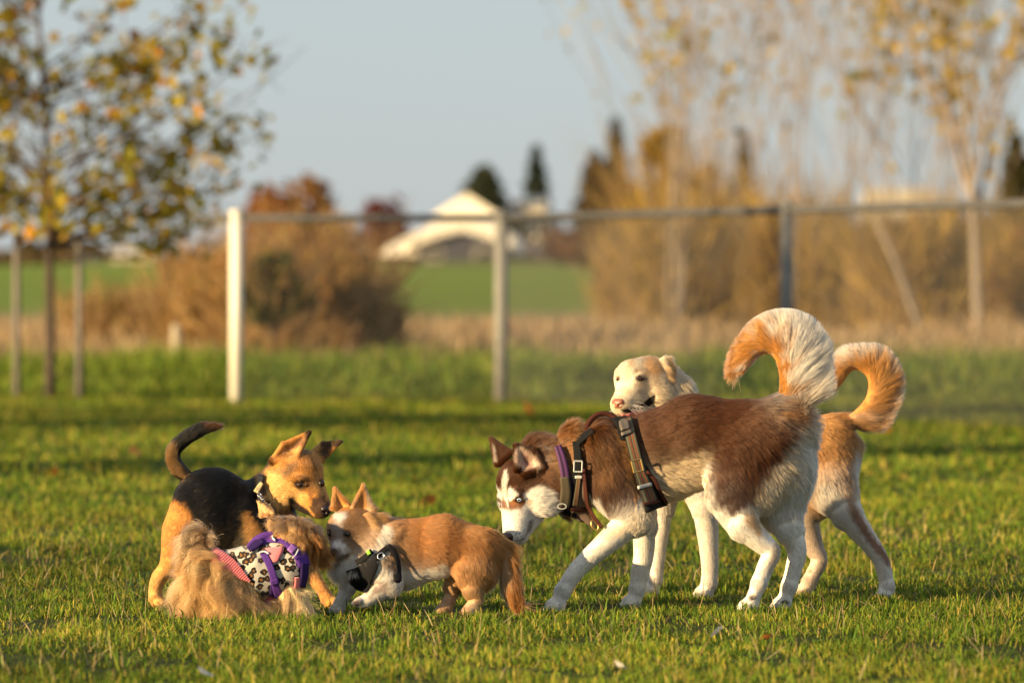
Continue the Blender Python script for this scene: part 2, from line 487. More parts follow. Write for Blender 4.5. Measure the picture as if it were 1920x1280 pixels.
def grow(fd, root, paintf, h=2.2, density=2.0, tune=None, rad=.36, K=4, clump=.2, cell=4.5, wave=0., smooth=3, far=.4, seed=1,  vary=.14, rough=.2, gravity=.1, fuzz=1., lenvar=.2, lock=0., lockcol=.55):
    """Mesh the field as the body of dog 'root' and cover it with fur strands."""
    fd.grid(h)
    V, Q = surface_nets(fd.f)
    V = fd.lo + V * h
    V = relax(V, Q, smooth)
    vol = (V[Q[:, 0]] * np.cross(V[Q[:, 1]], V[Q[:, 2]])).sum() + (V[Q[:, 0]] * np.cross(V[Q[:, 2]], V[Q[:, 3]])).sum()
    if vol < 0: Q = Q[:, ::-1].copy()
    N = vert_normals(V, Q)
    nv = len(V)
    D = np.stack([p.dist(V) for p in fd.prims if not p.cut], 1)
    W = np.exp(-(D - D.min(1, keepdims=True)) / 9.)
    W /= W.sum(1, keepdims=True)
    pr = [p for p in fd.prims if not p.cut]
    flow = W @ np.array([p.flow for p in pr]); fl = W @ np.array([p.fl for p in pr]); lift = W @ np.array([p.lift for p in pr])
    C = W @ np.array([p.col for p in pr])
    C = paintf(V, C)
    dens = np.ones(nv)
    A = dict(V=V, N=N, flow=flow, fl=fl, lift=lift, dens=dens, C=C)
    if tune: tune(A)
    base = np.array(root.location)
    me = np_mesh('body', fd.world(V) - base, quads=Q)
    set_color(me, 'coat', np.clip(A['C'], 0, 1))
    body = link('body', me, root, M_COAT)
    # strands
    T = np.concatenate([Q[:, [0, 1, 2]], Q[:, [0, 2, 3]]])
    area = np.linalg.norm(np.cross(V[T[:, 1]] - V[T[:, 0]], V[T[:, 2]] - V[T[:, 0]]), axis=1) / 2
    fn = N[T].mean(1)
    wgt = area * A['dens'][T].mean(1) * np.where(fn[:, 2] > .25, far, 1.)
    rg = np.random.default_rng(seed)
    n = int(wgt.sum() * density)
    t = np.searchsorted(np.cumsum(wgt), rg.random(n) * wgt.sum()); t = np.minimum(t, len(T) - 1)
    r1, r2 = np.sqrt(rg.random(n)), rg.random(n)
    B = np.stack([1 - r1, r1 * (1 - r2), r1 * r2], 1)
    mixv = lambda X: (X[T[t]] * (B[:, :, None] if X.ndim == 2 else B)).sum(1)
    p0, nn, fw, L, lf, cc = mixv(V), mixv(N), mixv(A['flow']), mixv(A['fl']), mixv(A['lift']), mixv(A['C'])
    nn /= np.linalg.norm(nn, axis=1, keepdims=True)
    fw = fw - (fw * nn).sum(1, keepdims=True) * nn
    fw /= np.maximum(np.linalg.norm(fw, axis=1, keepdims=True), 1e-6)
    L = L * (1 + rg.normal(0, lenvar * np.clip(L / 15, .8, 1.8), n)).clip(.35, 1.7)
    low = vnoise3(p0, 26, seed + 5); mid = vnoise3(p0, 8, seed + 9)
    ci = np.floor(p0 / cell + rg.random(3)).astype(np.int64)
    cr = np.stack([hash3(ci[:, 0], ci[:, 1], ci[:, 2], seed + q) for q in range(4)], 1) * 2 - 1
    key = ci[:, 0] * 7919 ** 2 + ci[:, 1] * 7919 + ci[:, 2]
    _, inv, cnt = np.unique(key, return_inverse=True, return_counts=True)
    cen = np.stack([np.bincount(inv, p0[:, q]) / cnt for q in range(3)], 1)[inv]
    rl = np.minimum(L / 14, 1.)[:, None] ** .9                    # short coat lies smoother
    d0 = fw * (1 - lf)[:, None] + nn * lf[:, None] + (low * .3 + mid * .25 + cr[:, :3] * .22 + rg.normal(0, .13 * fuzz, (n, 3))) * rough * 2 * rl
    d0 /= np.linalg.norm(d0, axis=1, keepdims=True)
    if lock:                                             # whole locks stand out or lie low, long or short
        d0 = d0 + nn * (cr[:, 1:2] * lock); d0 /= np.linalg.norm(d0, axis=1, keepdims=True); L = L * (1 + cr[:, 2] * lock)
    bend = fw * .45 - nn * lf[:, None] * .35 + np.array([0, gravity, 0])
    ts = np.linspace(0, 1, K)
    pts = np.empty((n, K, 3))
    side = np.cross(d0, nn)
    for i, tt in enumerate(ts):
        q = p0 + L[:, None] * (d0 * tt + bend * tt * tt * .6)
        q += (cen - p0) * (clump * tt ** 1.3)
        if wave:
            ph = cr[:, 3] * 6.3 + tt * (7.5 + cr[:, 2] * 2.5)
            q += side * (np.sin(ph) * wave * tt * np.minimum(L / 50, 1.2))[:, None] + nn * (np.cos(ph * .9) * wave * .7 * tt * np.minimum(L / 50, 1.2))[:, None]
        pts[:, i] = q
    col = np.clip(cc * (1 + cr[:, 3:4] * vary * lockcol + rg.normal(0, vary, (n, 1))), 0, .95)
    wp = fd.world(pts.reshape(-1, 3)).reshape(n, K, 3)
    rr = rad / fd.sc * np.linspace(1, .25, K) ** .8
    fur = add_curves('fur', wp, rr, col, root, M_FUR, base)
    fur['kind'] = 'stuff'
    return body, fur

def sphere_part(name, parent, fd, c, r, look, mats, cuts=(.33, .8), seg=20, squash=(1, 1, 1)):
    """An eyeball: pupil, iris and rim by angle from the look direction (u, v, w)."""
    c = np.asarray(c, float); look = np.asarray(look, float); look /= np.linalg.norm(look)
    a = np.cross(look, (0, 1, .1)); a /= np.linalg.norm(a); b = np.cross(look, a)
    th = [0, cuts[0] * .5, cuts[0], (cuts[0] + cuts[1]) / 2, cuts[1], 1.2, 1.6, 2.2, 2.8, math.pi]
    V = []
    for t in th:
        for k in range(seg):
            ph = 2 * math.pi * k / seg
            V.append(c + np.array(squash) * r * (look * math.cos(t) + (a * math.cos(ph) + b * math.sin(ph)) * math.sin(t)))
    Qd, mi = [], []
    for i in range(len(th) - 1):
        for k in range(seg):
            Qd.append((i * seg + k, (i + 1) * seg + k, (i + 1) * seg + (k + 1) % seg, i * seg + (k + 1) % seg))
            mi.append(0 if th[i + 1] <= cuts[0] + 1e-6 else 1 if th[i + 1] <= cuts[1] + 1e-6 else 2)
    me = np_mesh(name, fd.world(np.array(V)) - np.array(parent.location), quads=Qd, mat_index=mi)
    return link(name, me, parent, mats)

M_PUPIL = mat('pupil', (.004, .004, .005), rough=.06, spec=.6)
M_DARKEYE = mat('dark_eye', (.025, .011, .005), rough=.05, spec=.6)
M_ICEEYE = mat('ice_blue_iris', (.40, .52, .62), rough=.08, spec=.6)
M_RIM = mat('eye_rim', (.012, .007, .005), rough=.3)
M_AMBER = mat('brown_iris', (.06, .022, .008), rough=.05, spec=.6)

def field_part(name, parent, fd, build, m, h=1.1, smooth=1, k=4, it=0):
    """A small smooth part (nose, tongue, flap) grown from its own field of prims."""
    g = Field(fd.d0); build(g)
    g.grid(h, pad=4)
    V, Q = surface_nets(g.f); V = g.lo + V * h; V = relax(V, Q, smooth)
    vol = (V[Q[:, 0]] * np.cross(V[Q[:, 1]], V[Q[:, 2]])).sum() + (V[Q[:, 0]] * np.cross(V[Q[:, 2]], V[Q[:, 3]])).sum()
    if vol < 0: Q = Q[:, ::-1].copy()
    me = np_mesh(name, fd.world(V) - np.array(parent.location if parent.parent is None else parent.parent.location), quads=Q)
    return link(name, me, parent, m)

def nose_part(parent, fd, c, r, d, m, up=(0, -1, 0)):
    """Dog's nose pad: rounded, two nostrils; d = the way it points (u, v, w)."""
    c = np.asarray(c, float); d = np.asarray(d, float); d /= np.linalg.norm(d)
    up = np.asarray(up, float); up = up - (up @ d) * d; up /= np.linalg.norm(up); s_ = np.cross(d, up)
    def b(g):
        g.cone(c - s_ * r * .42 + up * r * .2, c + s_ * r * .42 + up * r * .2, r * .55, r * .55, k=4)
        g.cone(c - s_ * r * .3 - up * r * .25, c + s_ * r * .3 - up * r * .25, r * .45, r * .45, k=4)
        g.cone(c - d * r * .6 + up * r * .1, c, r * .6, r * .6, k=4)
        g.cone(c - up * r * .2 + d * r * .1, c - up * r * .75 - d * r * .1, r * .35, r * .22, k=3)
        for q in (-1, 1):
            g.cone(c + s_ * q * r * .42 - up * r * .12 + d * r * .45, c + s_ * q * r * .75 - up * r * .02 + d * r * .3, r * .2, r * .13, k=1.5, cut=True)
        g.cone(c - up * r * .35 + d * r * .6, c - up * r * .95 + d * r * .35, r * .06, r * .06, k=1.2, cut=True)
    return field_part('nose', parent, fd, b, m, h=max(.7, r * .07))

M_NOSE_DARK = mat('dark_nose', (.022, .012, .012), rough=.38, spec=.5, bump=(900, .35, .001))
M_NOSE_PINK = mat('pink_nose', (.36, .13, .08), rough=.4, spec=.5, bump=(900, .3, .001), noise=(160, (.08, .03, .025), .5, 2))
M_NOSE_PLUM = mat('plum_nose', (.06, .025, .026), rough=.36, spec=.5, bump=(900, .35, .001))

def resample(line, n, smooth=True):
    line = np.asarray(line, float)
    if smooth and len(line) > 2:                     # Catmull-Rom through the points
        P_ = np.vstack([2 * line[0] - line[1], line, 2 * line[-1] - line[-2]])
        out = []
        for i in range(1, len(P_) - 2):
            for t in np.linspace(0, 1, 8, endpoint=False):
                a, b, c, d = P_[i - 1:i + 3]
                out.append(.5 * ((2 * b) + (c - a) * t + (2 * a - 5 * b + 4 * c - d) * t * t + (3 * b - a - 3 * c + d) * t ** 3))
        line = np.vstack([out, line[-1]])
    s = np.concatenate([[0], np.cumsum(np.linalg.norm(np.diff(line, axis=0), axis=1))])
    return np.stack([np.interp(np.linspace(0, s[-1], n), s, line[:, c]) for c in range(line.shape[1])], 1)

def drape(name, parent, fd, A, B, m, off=5., thick=1.8, n=24, k=4, far=False, lift=None, uv=False, puff=0., mats_extra=()):
    """A strip or panel of cloth between photo lines A and B, laid 'off' pixels outside the body's surface."""
    A = resample(A, n); B = resample(B, n)
    G = np.empty((n, k + 1, 3)); ok = np.zeros((n, k + 1), bool)
    for i in range(n):
        for j in range(k + 1):
            q = A[i] + (B[i] - A[i]) * j / k
            w = fd.front(q[0], q[1], off, far)
            if w is not None: ok[i, j] = True
            G[i, j] = (q[0], q[1], w if w is not None else np.nan)
    for j in range(k + 1):                            # beside the body: carry on from the nearest point on it
        g = np.where(ok[:, j])[0]
        if len(g): G[:, j, 2] = np.interp(np.arange(n), g, G[g, j, 2])
    for i in range(n):
        g = np.where(~np.isnan(G[i, :, 2]))[0]
        if len(g): G[i, :, 2] = np.interp(np.arange(k + 1), g, G[i, g, 2])
    sg = -1 if not far else 1
    for _ in range(2):
        Z = G[:, :, 2].copy(); Z[1:-1] = (G[:-2, :, 2] + 2 * G[1:-1, :, 2] + G[2:, :, 2]) / 4
        G[:, :, 2] = np.minimum(G[:, :, 2], Z) if not far else np.maximum(G[:, :, 2], Z)
    if puff: G[:, :, 2] += sg * puff * np.sin(np.linspace(0, math.pi, k + 1))[None, :] * np.sin(np.linspace(0.15, math.pi - .15, n))[:, None]
    du = np.gradient(G, axis=0); dv = np.gradient(G, axis=1)
    nn = np.cross(du, dv); nn /= np.maximum(np.linalg.norm(nn, axis=2, keepdims=True), 1e-9)
    if np.nanmean(nn[:, :, 2]) * sg < 0: nn = -nn
    top = G + nn * thick; bot = G - nn * 1.5
    V = np.concatenate([top.reshape(-1, 3), bot.reshape(-1, 3)])
    idx = np.arange(n * (k + 1)).reshape(n, k + 1); ob = n * (k + 1)
    Qd = []
    for i in range(n - 1):
        for j in range(k):
            a, b, c, d = idx[i, j], idx[i, j + 1], idx[i + 1, j + 1], idx[i + 1, j]
            Qd.append((a, b, c, d)); Qd.append((d + ob, c + ob, b + ob, a + ob))
    for i in range(n - 1):
        for j, fl in ((0, 1), (k, 0)):
            a, b = idx[i, j], idx[i + 1, j]
            Qd.append((a, b, b + ob, a + ob) if fl else (b, a, a + ob, b + ob))
    for j in range(k):
        for i, fl in ((0, 0), (n - 1, 1)):
            a, b = idx[i, j], idx[i, j + 1]
            Qd.append((a, b, b + ob, a + ob) if fl else (b, a, a + ob, b + ob))
    top_root = parent if parent.parent is None else parent.parent
    me = np_mesh(name, fd.world(V) - np.array(top_root.location), quads=Qd)
    st = np.tile(np.stack(np.meshgrid(np.linspace(0, 1, n), np.linspace(0, 1, k + 1), indexing='ij'), -1).reshape(-1, 2), (2, 1))
    set_color(me, 'strip', np.concatenate([st, np.zeros((len(st), 1))], 1))     # along and across the cloth, for stripes
    return link(name, me, parent, m), G

def band(line, wd):
    """Left and right edges of a strap that runs along a photo line."""
    L = resample(line, 24); t = np.gradient(L, axis=0); t /= np.linalg.norm(t, axis=1, keepdims=True)
    nrm = np.stack([-t[:, 1], t[:, 0]], 1)
    wd = np.interp(np.linspace(0, 1, 24), np.linspace(0, 1, len(wd)), wd)[:, None] if np.ndim(wd) else wd
    return L - nrm * wd / 2, L + nrm * wd / 2

def frame_part(name, parent, fd, u, v, w, du, dv, rot, r, m):
    """A small wire rectangle (a buckle or a ring) facing the camera at pixel u, v and depth w."""
    a = R(rot); c, s_ = math.cos(a), math.sin(a)
    top_root = parent if parent.parent is None else parent.parent
    mb = MB()
    cs = [(-du, -dv), (du, -dv), (du, dv), (-du, dv)]
    pts = []
    for x, y in cs: pts.append((u + x * c - y * s_, v + x * s_ + y * c, w))
    wp = fd.world(np.array(pts)) - np.array(top_root.location)
    for i in range(4): mb.tube([wp[i], wp[(i + 1) % 4]], r / fd.sc, 6)
    return mb.build(name, m, parent)

def ring_part(name, parent, fd, u, v, w, ru, rv, r, m, rot=0):
    top_root = parent if parent.parent is None else parent.parent
    a0 = R(rot); pts = []
    for k in range(17):
        a = 2 * math.pi * k / 16; x, y = ru * math.cos(a), rv * math.sin(a)
        pts.append((u + x * math.cos(a0) - y * math.sin(a0), v + x * math.sin(a0) + y * math.cos(a0), w - 1.5 * math.sin(a)))
    mb = MB(); mb.tube(fd.world(np.array(pts)) - np.array(top_root.location), r / fd.sc, 6)
    return mb.build(name, m, parent, smooth=True)

def stripe_mat(name, stops, rough=.75):
    """Woven webbing: colour bands across the strip."""
    m = mat(name, rough=rough, spec=.25)
    nt = m.node_tree; N = nt.nodes; L = nt.links
    a = N.new('ShaderNodeAttribute'); a.attribute_name = 'strip'
    sp = N.new('ShaderNodeSeparateXYZ'); L.new(a.outputs['Vector'], sp.inputs[0])
    cr = N.new('ShaderNodeValToRGB'); cr.color_ramp.interpolation = 'CONSTANT'
    e = cr.color_ramp.elements
    e[0].position, e[0].color = 0, (*stops[0][1], 1)
    e[1].position, e[1].color = stops[1][0], (*stops[1][1], 1)
    for p, c in stops[2:]:
        x = e.new(p); x.color = (*c, 1)
    L.new(sp.outputs[1], cr.inputs[0]); L.new(cr.outputs[0], N['Principled BSDF'].inputs['Base Color'])
    w = N.new('ShaderNodeTexWave'); w.inputs['Scale'].default_value = 30; w.bands_direction = 'X'
    L.new(a.outputs['Vector'], w.inputs['Vector'])
    bp = N.new('ShaderNodeBump'); bp.inputs['Strength'].default_value = .4; bp.inputs['Distance'].default_value = .001
    L.new(w.outputs['Fac'], bp.inputs['Height']); L.new(bp.outputs[0], N['Principled BSDF'].inputs['Normal'])
    return m


# ================================================================== ground, lawn and meadow
def ground_z(Y):
    Y = np.asarray(Y, float)
    return np.interp(Y, [-50, 44, 60, 78, 95, 150, 240, 300, 420, 1200, 3500], [0, 0, .05, .18, .42, .98, 1.62, 1.95, 2.6, 6, 14])

def build_ground():
    ys = np.concatenate([np.linspace(-20, 10, 4), np.linspace(12, 100, 89), np.linspace(105, 420, 64), np.geomspace(440, 3400, 16)])
    xs = np.concatenate([-np.geomspace(30, 1500, 12)[::-1], np.linspace(-28, 28, 57), np.geomspace(30, 1500, 12)])
    X, Y = np.meshgrid(xs, ys, indexing='ij')
    Z = ground_z(Y) + (vnoise(np.stack([X.ravel(), Y.ravel(), X.ravel() * 0], 1), 14, 3).reshape(X.shape) - .5) * .5 * smooth01(Y, 60, 110)
    V = np.stack([X, Y, Z], -1).reshape(-1, 3)
    nx, ny = X.shape; idx = np.arange(nx * ny).reshape(nx, ny)
    Q = np.stack([idx[:-1, :-1], idx[1:, :-1], idx[1:, 1:], idx[:-1, 1:]], -1).reshape(-1, 4)
    m = bpy.data.materials.new('ground_soil_and_grass'); m.use_nodes = True
    nt = m.node_tree; N = nt.nodes; L = nt.links; b = N['Principled BSDF']
    b.inputs['Roughness'].default_value = .95; b.inputs['Specular IOR Level'].default_value = .1
    tc = N.new('ShaderNodeTexCoord'); sp = N.new('ShaderNodeSeparateXYZ'); L.new(tc.outputs['Object'], sp.inputs[0])
    n1 = N.new('ShaderNodeTexNoise'); n1.inputs['Scale'].default_value = .35; n1.inputs['Detail'].default_value = 6
    L.new(tc.outputs['Object'], n1.inputs['Vector'])
    w = N.new('ShaderNodeMath'); w.operation = 'MULTIPLY_ADD'; w.inputs[1].default_value = 16; w.inputs[2].default_value = -8; L.new(n1.outputs['Fac'], w.inputs[0])
    a = N.new('ShaderNodeMath'); L.new(sp.outputs[1], a.inputs[0]); L.new(w.outputs[0], a.inputs[1])
    mr = N.new('ShaderNodeMapRange'); mr.inputs[1].default_value = 0; mr.inputs[2].default_value = 400; L.new(a.outputs[0], mr.inputs[0])
    cr = N.new('ShaderNodeValToRGB'); e = cr.color_ramp.elements
    stops = [(0, (.035, .045, .010)), (43, (.05, .07, .012)), (47, (.06, .09, .014)), (55, (.09, .10, .03)), (60, (.33, .24, .13)), (84, (.33, .25, .14)), (100, (.17, .24, .036)), (230, (.20, .29, .04)), (300, (.16, .13, .06)), (400, (.12, .1, .05))]
    e[0].position, e[0].color = 0, (*stops[0][1], 1)
    e[1].position, e[1].color = 1, (*stops[-1][1], 1)
    for y, c in stops[1:-1]:
        x = e.new(y / 400); x.color = (*c, 1)
    L.new(mr.outputs[0], cr.inputs[0])
    n2 = N.new('ShaderNodeTexNoise'); n2.inputs['Scale'].default_value = 14; n2.inputs['Detail'].default_value = 5
    L.new(tc.outputs['Object'], n2.inputs['Vector'])
    mx = N.new('ShaderNodeMix'); mx.data_type = 'RGBA'; mx.blend_type = 'MULTIPLY'; mx.inputs[0].default_value = .7
    c2 = N.new('ShaderNodeValToRGB'); c2.color_ramp.elements[0].position = .3; c2.color_ramp.elements[0].color = (.45, .42, .4, 1); c2.color_ramp.elements[1].position = .7; c2.color_ramp.elements[1].color = (1.2, 1.15, 1., 1)
    L.new(n2.outputs['Fac'], c2.inputs[0]); L.new(cr.outputs[0], mx.inputs[6]); L.new(c2.outputs[0], mx.inputs[7])
    L.new(mx.outputs[2], b.inputs['Base Color'])
    bp = N.new('ShaderNodeBump'); bp.inputs['Strength'].default_value = .8; bp.inputs['Distance'].default_value = .03
    L.new(n2.outputs['Fac'], bp.inputs['Height']); L.new(bp.outputs[0], b.inputs['Normal'])
    o = link('ground', np_mesh('ground', V, quads=Q), None, m)
    o['kind'] = 'structure'

M_BLADE = mat('grass_blade', attr='blade', rough=.6, spec=.12, translucent=.3)

def blades(name, x, y, z, h, wd, col, lean=.5, seed=1, parent=None, bend=.6):
    """Curved, tapering blades of grass, all in one mesh."""
    rg = np.random.default_rng(seed)
    n = len(x)
    a = rg.random(n) * 2 * np.pi
    ln = np.abs(rg.normal(0, lean, n)).clip(0, 1.3)
    dx, dy = np.cos(a) * np.sin(ln), np.sin(a) * np.sin(ln); dz = np.cos(ln)
    fa = rg.random(n) * np.pi
    sx, sy = np.cos(fa) * wd / 2, np.sin(fa) * wd / 2
    base = np.stack([x, y, z], 1)
    d = np.stack([dx, dy, dz], 1) * h[:, None]
    mid = base + d * .55
    tip = base + d + np.stack([dx, dy, -np.abs(dz) * .35], 1) * (h * bend * rg.random(n))[:, None]
    s = np.stack([sx, sy, np.zeros(n)], 1)
    V = np.stack([base - s, base + s, mid + s * .8, mid - s * .8, tip], 1).reshape(-1, 3)
    i = np.arange(n, dtype=np.int32)[:, None] * 5
    Q = i + np.array([[0, 1, 2, 3]], np.int32); T = i + np.array([[3, 2, 4]], np.int32)
    me = np_mesh(name, V, quads=Q, tris=T, smooth=False)
    C = np.repeat(col, 5, axis=0)
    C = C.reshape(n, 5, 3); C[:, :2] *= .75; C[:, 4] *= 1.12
    set_color(me, 'blade', C.reshape(-1, 3))
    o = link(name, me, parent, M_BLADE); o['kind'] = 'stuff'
    return o

def scatter(rg, y0, y1, dens, margin):
    """Points of the ground between two distances, as wide as the view and a little beyond."""
    wmax = .18 * y1 + 2 * margin
    n = int((y1 - y0) * wmax * dens)
    y = y0 + (y1 - y0) * rg.random(n); x = (rg.random(n) - .5) * wmax
    k = np.abs(x) < (.09 * y + margin)
    return x[k], y[k]

def pick(rg, cols, wts, n):
    c = np.array(cols)[rg.choice(len(cols), n, p=np.array(wts) / sum(wts))]
    return c * (1 + rg.normal(0, .18, (n, 1))).clip(.5, 1.6)

def build_grass():
    rg = np.random.default_rng(3)
    G1, G2, G3, G4, G5 = (.092, .155, .013), (.175, .225, .02), (.042, .085, .009), (.36, .28, .08), (.31, .255, .035)
    xs, ys, hs, ws, cs = [], [], [], [], []
    for y0, y1, dens, mg, hh, ww in ((12.4, 18.6, 8600, .5, .024, .0034), (18.6, 26, 2900, .7, .032, .0055), (26, 45.5, 800, .9, .042, .010)):
        x, y = scatter(rg, y0, y1, dens, mg)
        p = np.stack([x, y, 0 * x], 1)
        big = vnoise(p, .55, 1); fine = vnoise(p, .09, 2); mid = vnoise(p, .22, 6)
        keep = rg.random(len(x)) < (.16 + 1. * smooth01(fine * .5 + mid * .5, .38, .6))
        x, y, big, fine, mid = x[keep], y[keep], big[keep], fine[keep], mid[keep]
        n = len(x)
        c = pick(rg, [G1, G2, G3, G4, G5], [.4, .26, .2, .05, .09], n)
        yel = smooth01(big * .6 + mid * .4, .42, .7)
        dry = rg.random(n) < .34 * yel
        c[dry] = c[dry] * .4 + np.array(G5) * .6
        h = hh * (.45 + .75 * rg.random(n)) * (.12 + 1.0 * mid + .95 * fine) * (1 + (rg.random(n) < .04) * .7)
        big2 = vnoise(p[keep], 1.7, 19); c = c * (.5 + .45 * big + .55 * smooth01(big2, .25, .75))[:, None]
        xs.append(x); ys.append(y); hs.append(h); ws.append(ww * (.7 + .6 * rg.random(n))); cs.append(c)
    x, y, h, w, c = (np.concatenate(q) for q in (xs, ys, hs, ws, cs))
    blades('lawn_grass', x, y, ground_z(y) - .002, h, w, c, lean=.85, seed=4)
    # taller, darker tufts and clover-like clumps
    tx, ty = scatter(rg, 13, 30, 9, .5)
    kx = np.repeat(np.arange(len(tx)), 16); n = len(kx)
    xx = tx[kx] + rg.normal(0, .035, n); yy = ty[kx] + rg.normal(0, .05, n)
    th = (.6 + .9 * rg.random(len(tx)))[kx]
    blades('grass_tufts', xx, yy, 0 * xx, .042 * th * (.6 + .6 * rg.random(n)), .0042 * (.7 + .7 * rg.random(n)), pick(rg, [(.06, .12, .012), (.11, .19, .018), (.17, .22, .02)], [3, 3, 1], n), lean=.7, seed=6)
    # straw lying in the lawn
    xx, yy = scatter(rg, 13, 22, 90, .4)
    n = len(xx)
    blades('dry_straw', xx, yy, np.full(n, .012), .03 + .05 * rg.random(n), np.full(n, .0026), pick(rg, [(.42, .3, .13), (.3, .19, .08), (.46, .36, .2)], [1, 1, 1], n), lean=1.25, seed=9, bend=.2)
    # lush green strip along and past the fence
    xx, yy = scatter(rg, 45.5, 57, 210, 2.)
    p = np.stack([xx, yy, xx * 0], 1); k = vnoise(p, 1.1, 3); n = len(xx)
    hgt = (.10 + .30 * k * smooth01(yy, 45, 48.5)) * (.6 + .6 * rg.random(n))
    blades('meadow_grass', xx, yy, ground_z(yy), hgt, .012 + .016 * rg.random(n), pick(rg, [(.095, .16, .018), (.17, .22, .022), (.05, .09, .012), (.25, .25, .05)], [3, 3, 2, 1.4], n) * (.55 + .75 * k)[:, None], lean=.5, seed=12)
    # dry tan weeds beyond
    xx, yy = scatter(rg, 55, 84, 62, 3.)
    p = np.stack([xx, yy, xx * 0], 1); k = vnoise(p, 1.8, 5); n = len(xx)
    hgt = (.15 + .45 * k) * (.6 + .6 * rg.random(n)) * (1 - .45 * smooth01(yy, 66, 80))
    blades('dry_weeds', xx, yy, ground_z(yy), hgt, .014 + .02 * rg.random(n), pick(rg, [(.40, .29, .16), (.30, .2, .11), (.46, .36, .22), (.2, .15, .06)], [3, 3, 2, 1], n), lean=.45, seed=15)

def build_litter():
    """Fallen autumn leaves and pale scraps of straw in the grass."""
    ML = mat('fallen_leaf_orange', (.48, .17, .03), rough=.6, translucent=.25, noise=(60, (.25, .08, .02), .6, 3))
    MW = mat('bleached_leaf', (.62, .6, .55), rough=.7, translucent=.2, noise=(60, (.45, .42, .36), .5, 3))
    def leaf(u, v, size, m, lab, tilt, cat='leaf'):
        Y = F_PX * (HC - .03) / (v - HOR)
        pos = P(u, v, Y)
        rg = random.Random(int(u * 7 + v))
        n = 9; vs, fs = [], []
        for i in range(n):
            t = i / (n - 1); ww = math.sin(math.pi * (t * .92 + .05)) ** .7 * .36 * (1 + .22 * (i % 2))
            zz = .22 * (t - .5) ** 2
            vs += [(t - .5, -ww, zz + ww * .35), (t - .5, 0, zz), (t - .5, ww, zz + ww * .35)]
        for i in range(n - 1):
            for j in (0, 1): fs.append((i * 3 + j, i * 3 + j + 1, i * 3 + j + 4, i * 3 + j + 3))
        rot = Matrix.Rotation(rg.random() * 6.28, 3, 'Z') @ Matrix.Rotation(tilt, 3, 'X') @ Matrix.Rotation(rg.random() * .8, 3, 'Y')
        me = bpy.data.meshes.new('fallen_leaf'); me.from_pydata([tuple(rot @ (Vector(q) * size)) for q in vs], [], fs); me.update()
        o = link('fallen_leaf', me, None, m); o.location = (pos.x, Y, .03)
        props(o, lab, cat, 'fallen leaves on the lawn')
    leaf(802, 944, .09, ML, 'orange fallen leaf on the lawn above the small tan dog', .9)
    leaf(990, 772, .16, ML, 'blurred orange leaf at the foot of the grey fence post in the middle', .9)
    leaf(252, 850, .10, ML, 'orange fallen leaf on the lawn left of the raised black tail', .8)
    leaf(97, 888, .08, ML, 'small orange fallen leaf on the lawn far out at the left edge', .8)
    leaf(1654, 806, .12, ML, 'orange fallen leaf behind the looped golden tail', .9)
    leaf(384, 1264, .055, MW, 'bleached pale leaf in the nearest grass below the terrier', .5)
    leaf(1163, 1250, .045, MW, 'bleached pale leaf in the nearest grass below the husky', .6)
    leaf(1345, 1186, .045, MW, 'small bleached leaf in the grass below the belly of the husky', .5)
    leaf(1437, 1196, .03, ML, 'tiny brown leaf in the grass in front of the hind paws of the husky', .7)

build_ground()
build_grass()
build_litter()

# ================================================================== fence
M_GALV = mat('galvanised_steel', (.17, .17, .16), rough=.75, metal=0, noise=(9, (.25, .25, .23), .6, 4), bump=(60, .1, .002))
M_GALVD = mat('shaded_steel_rail', (.075, .077, .08), rough=.9, spec=.15, noise=(5, (.11, .11, .11), .6, 4))  # dark grey of the rail's shaded side, put into its colour
M_WHITEPOST = mat('cream_painted_post', (.82, .78, .66), rough=.5, noise=(7, (.72, .68, .56), .5, 4))
M_WIRE = mat('fence_wire', (.2, .2, .2), rough=.5, metal=.6)

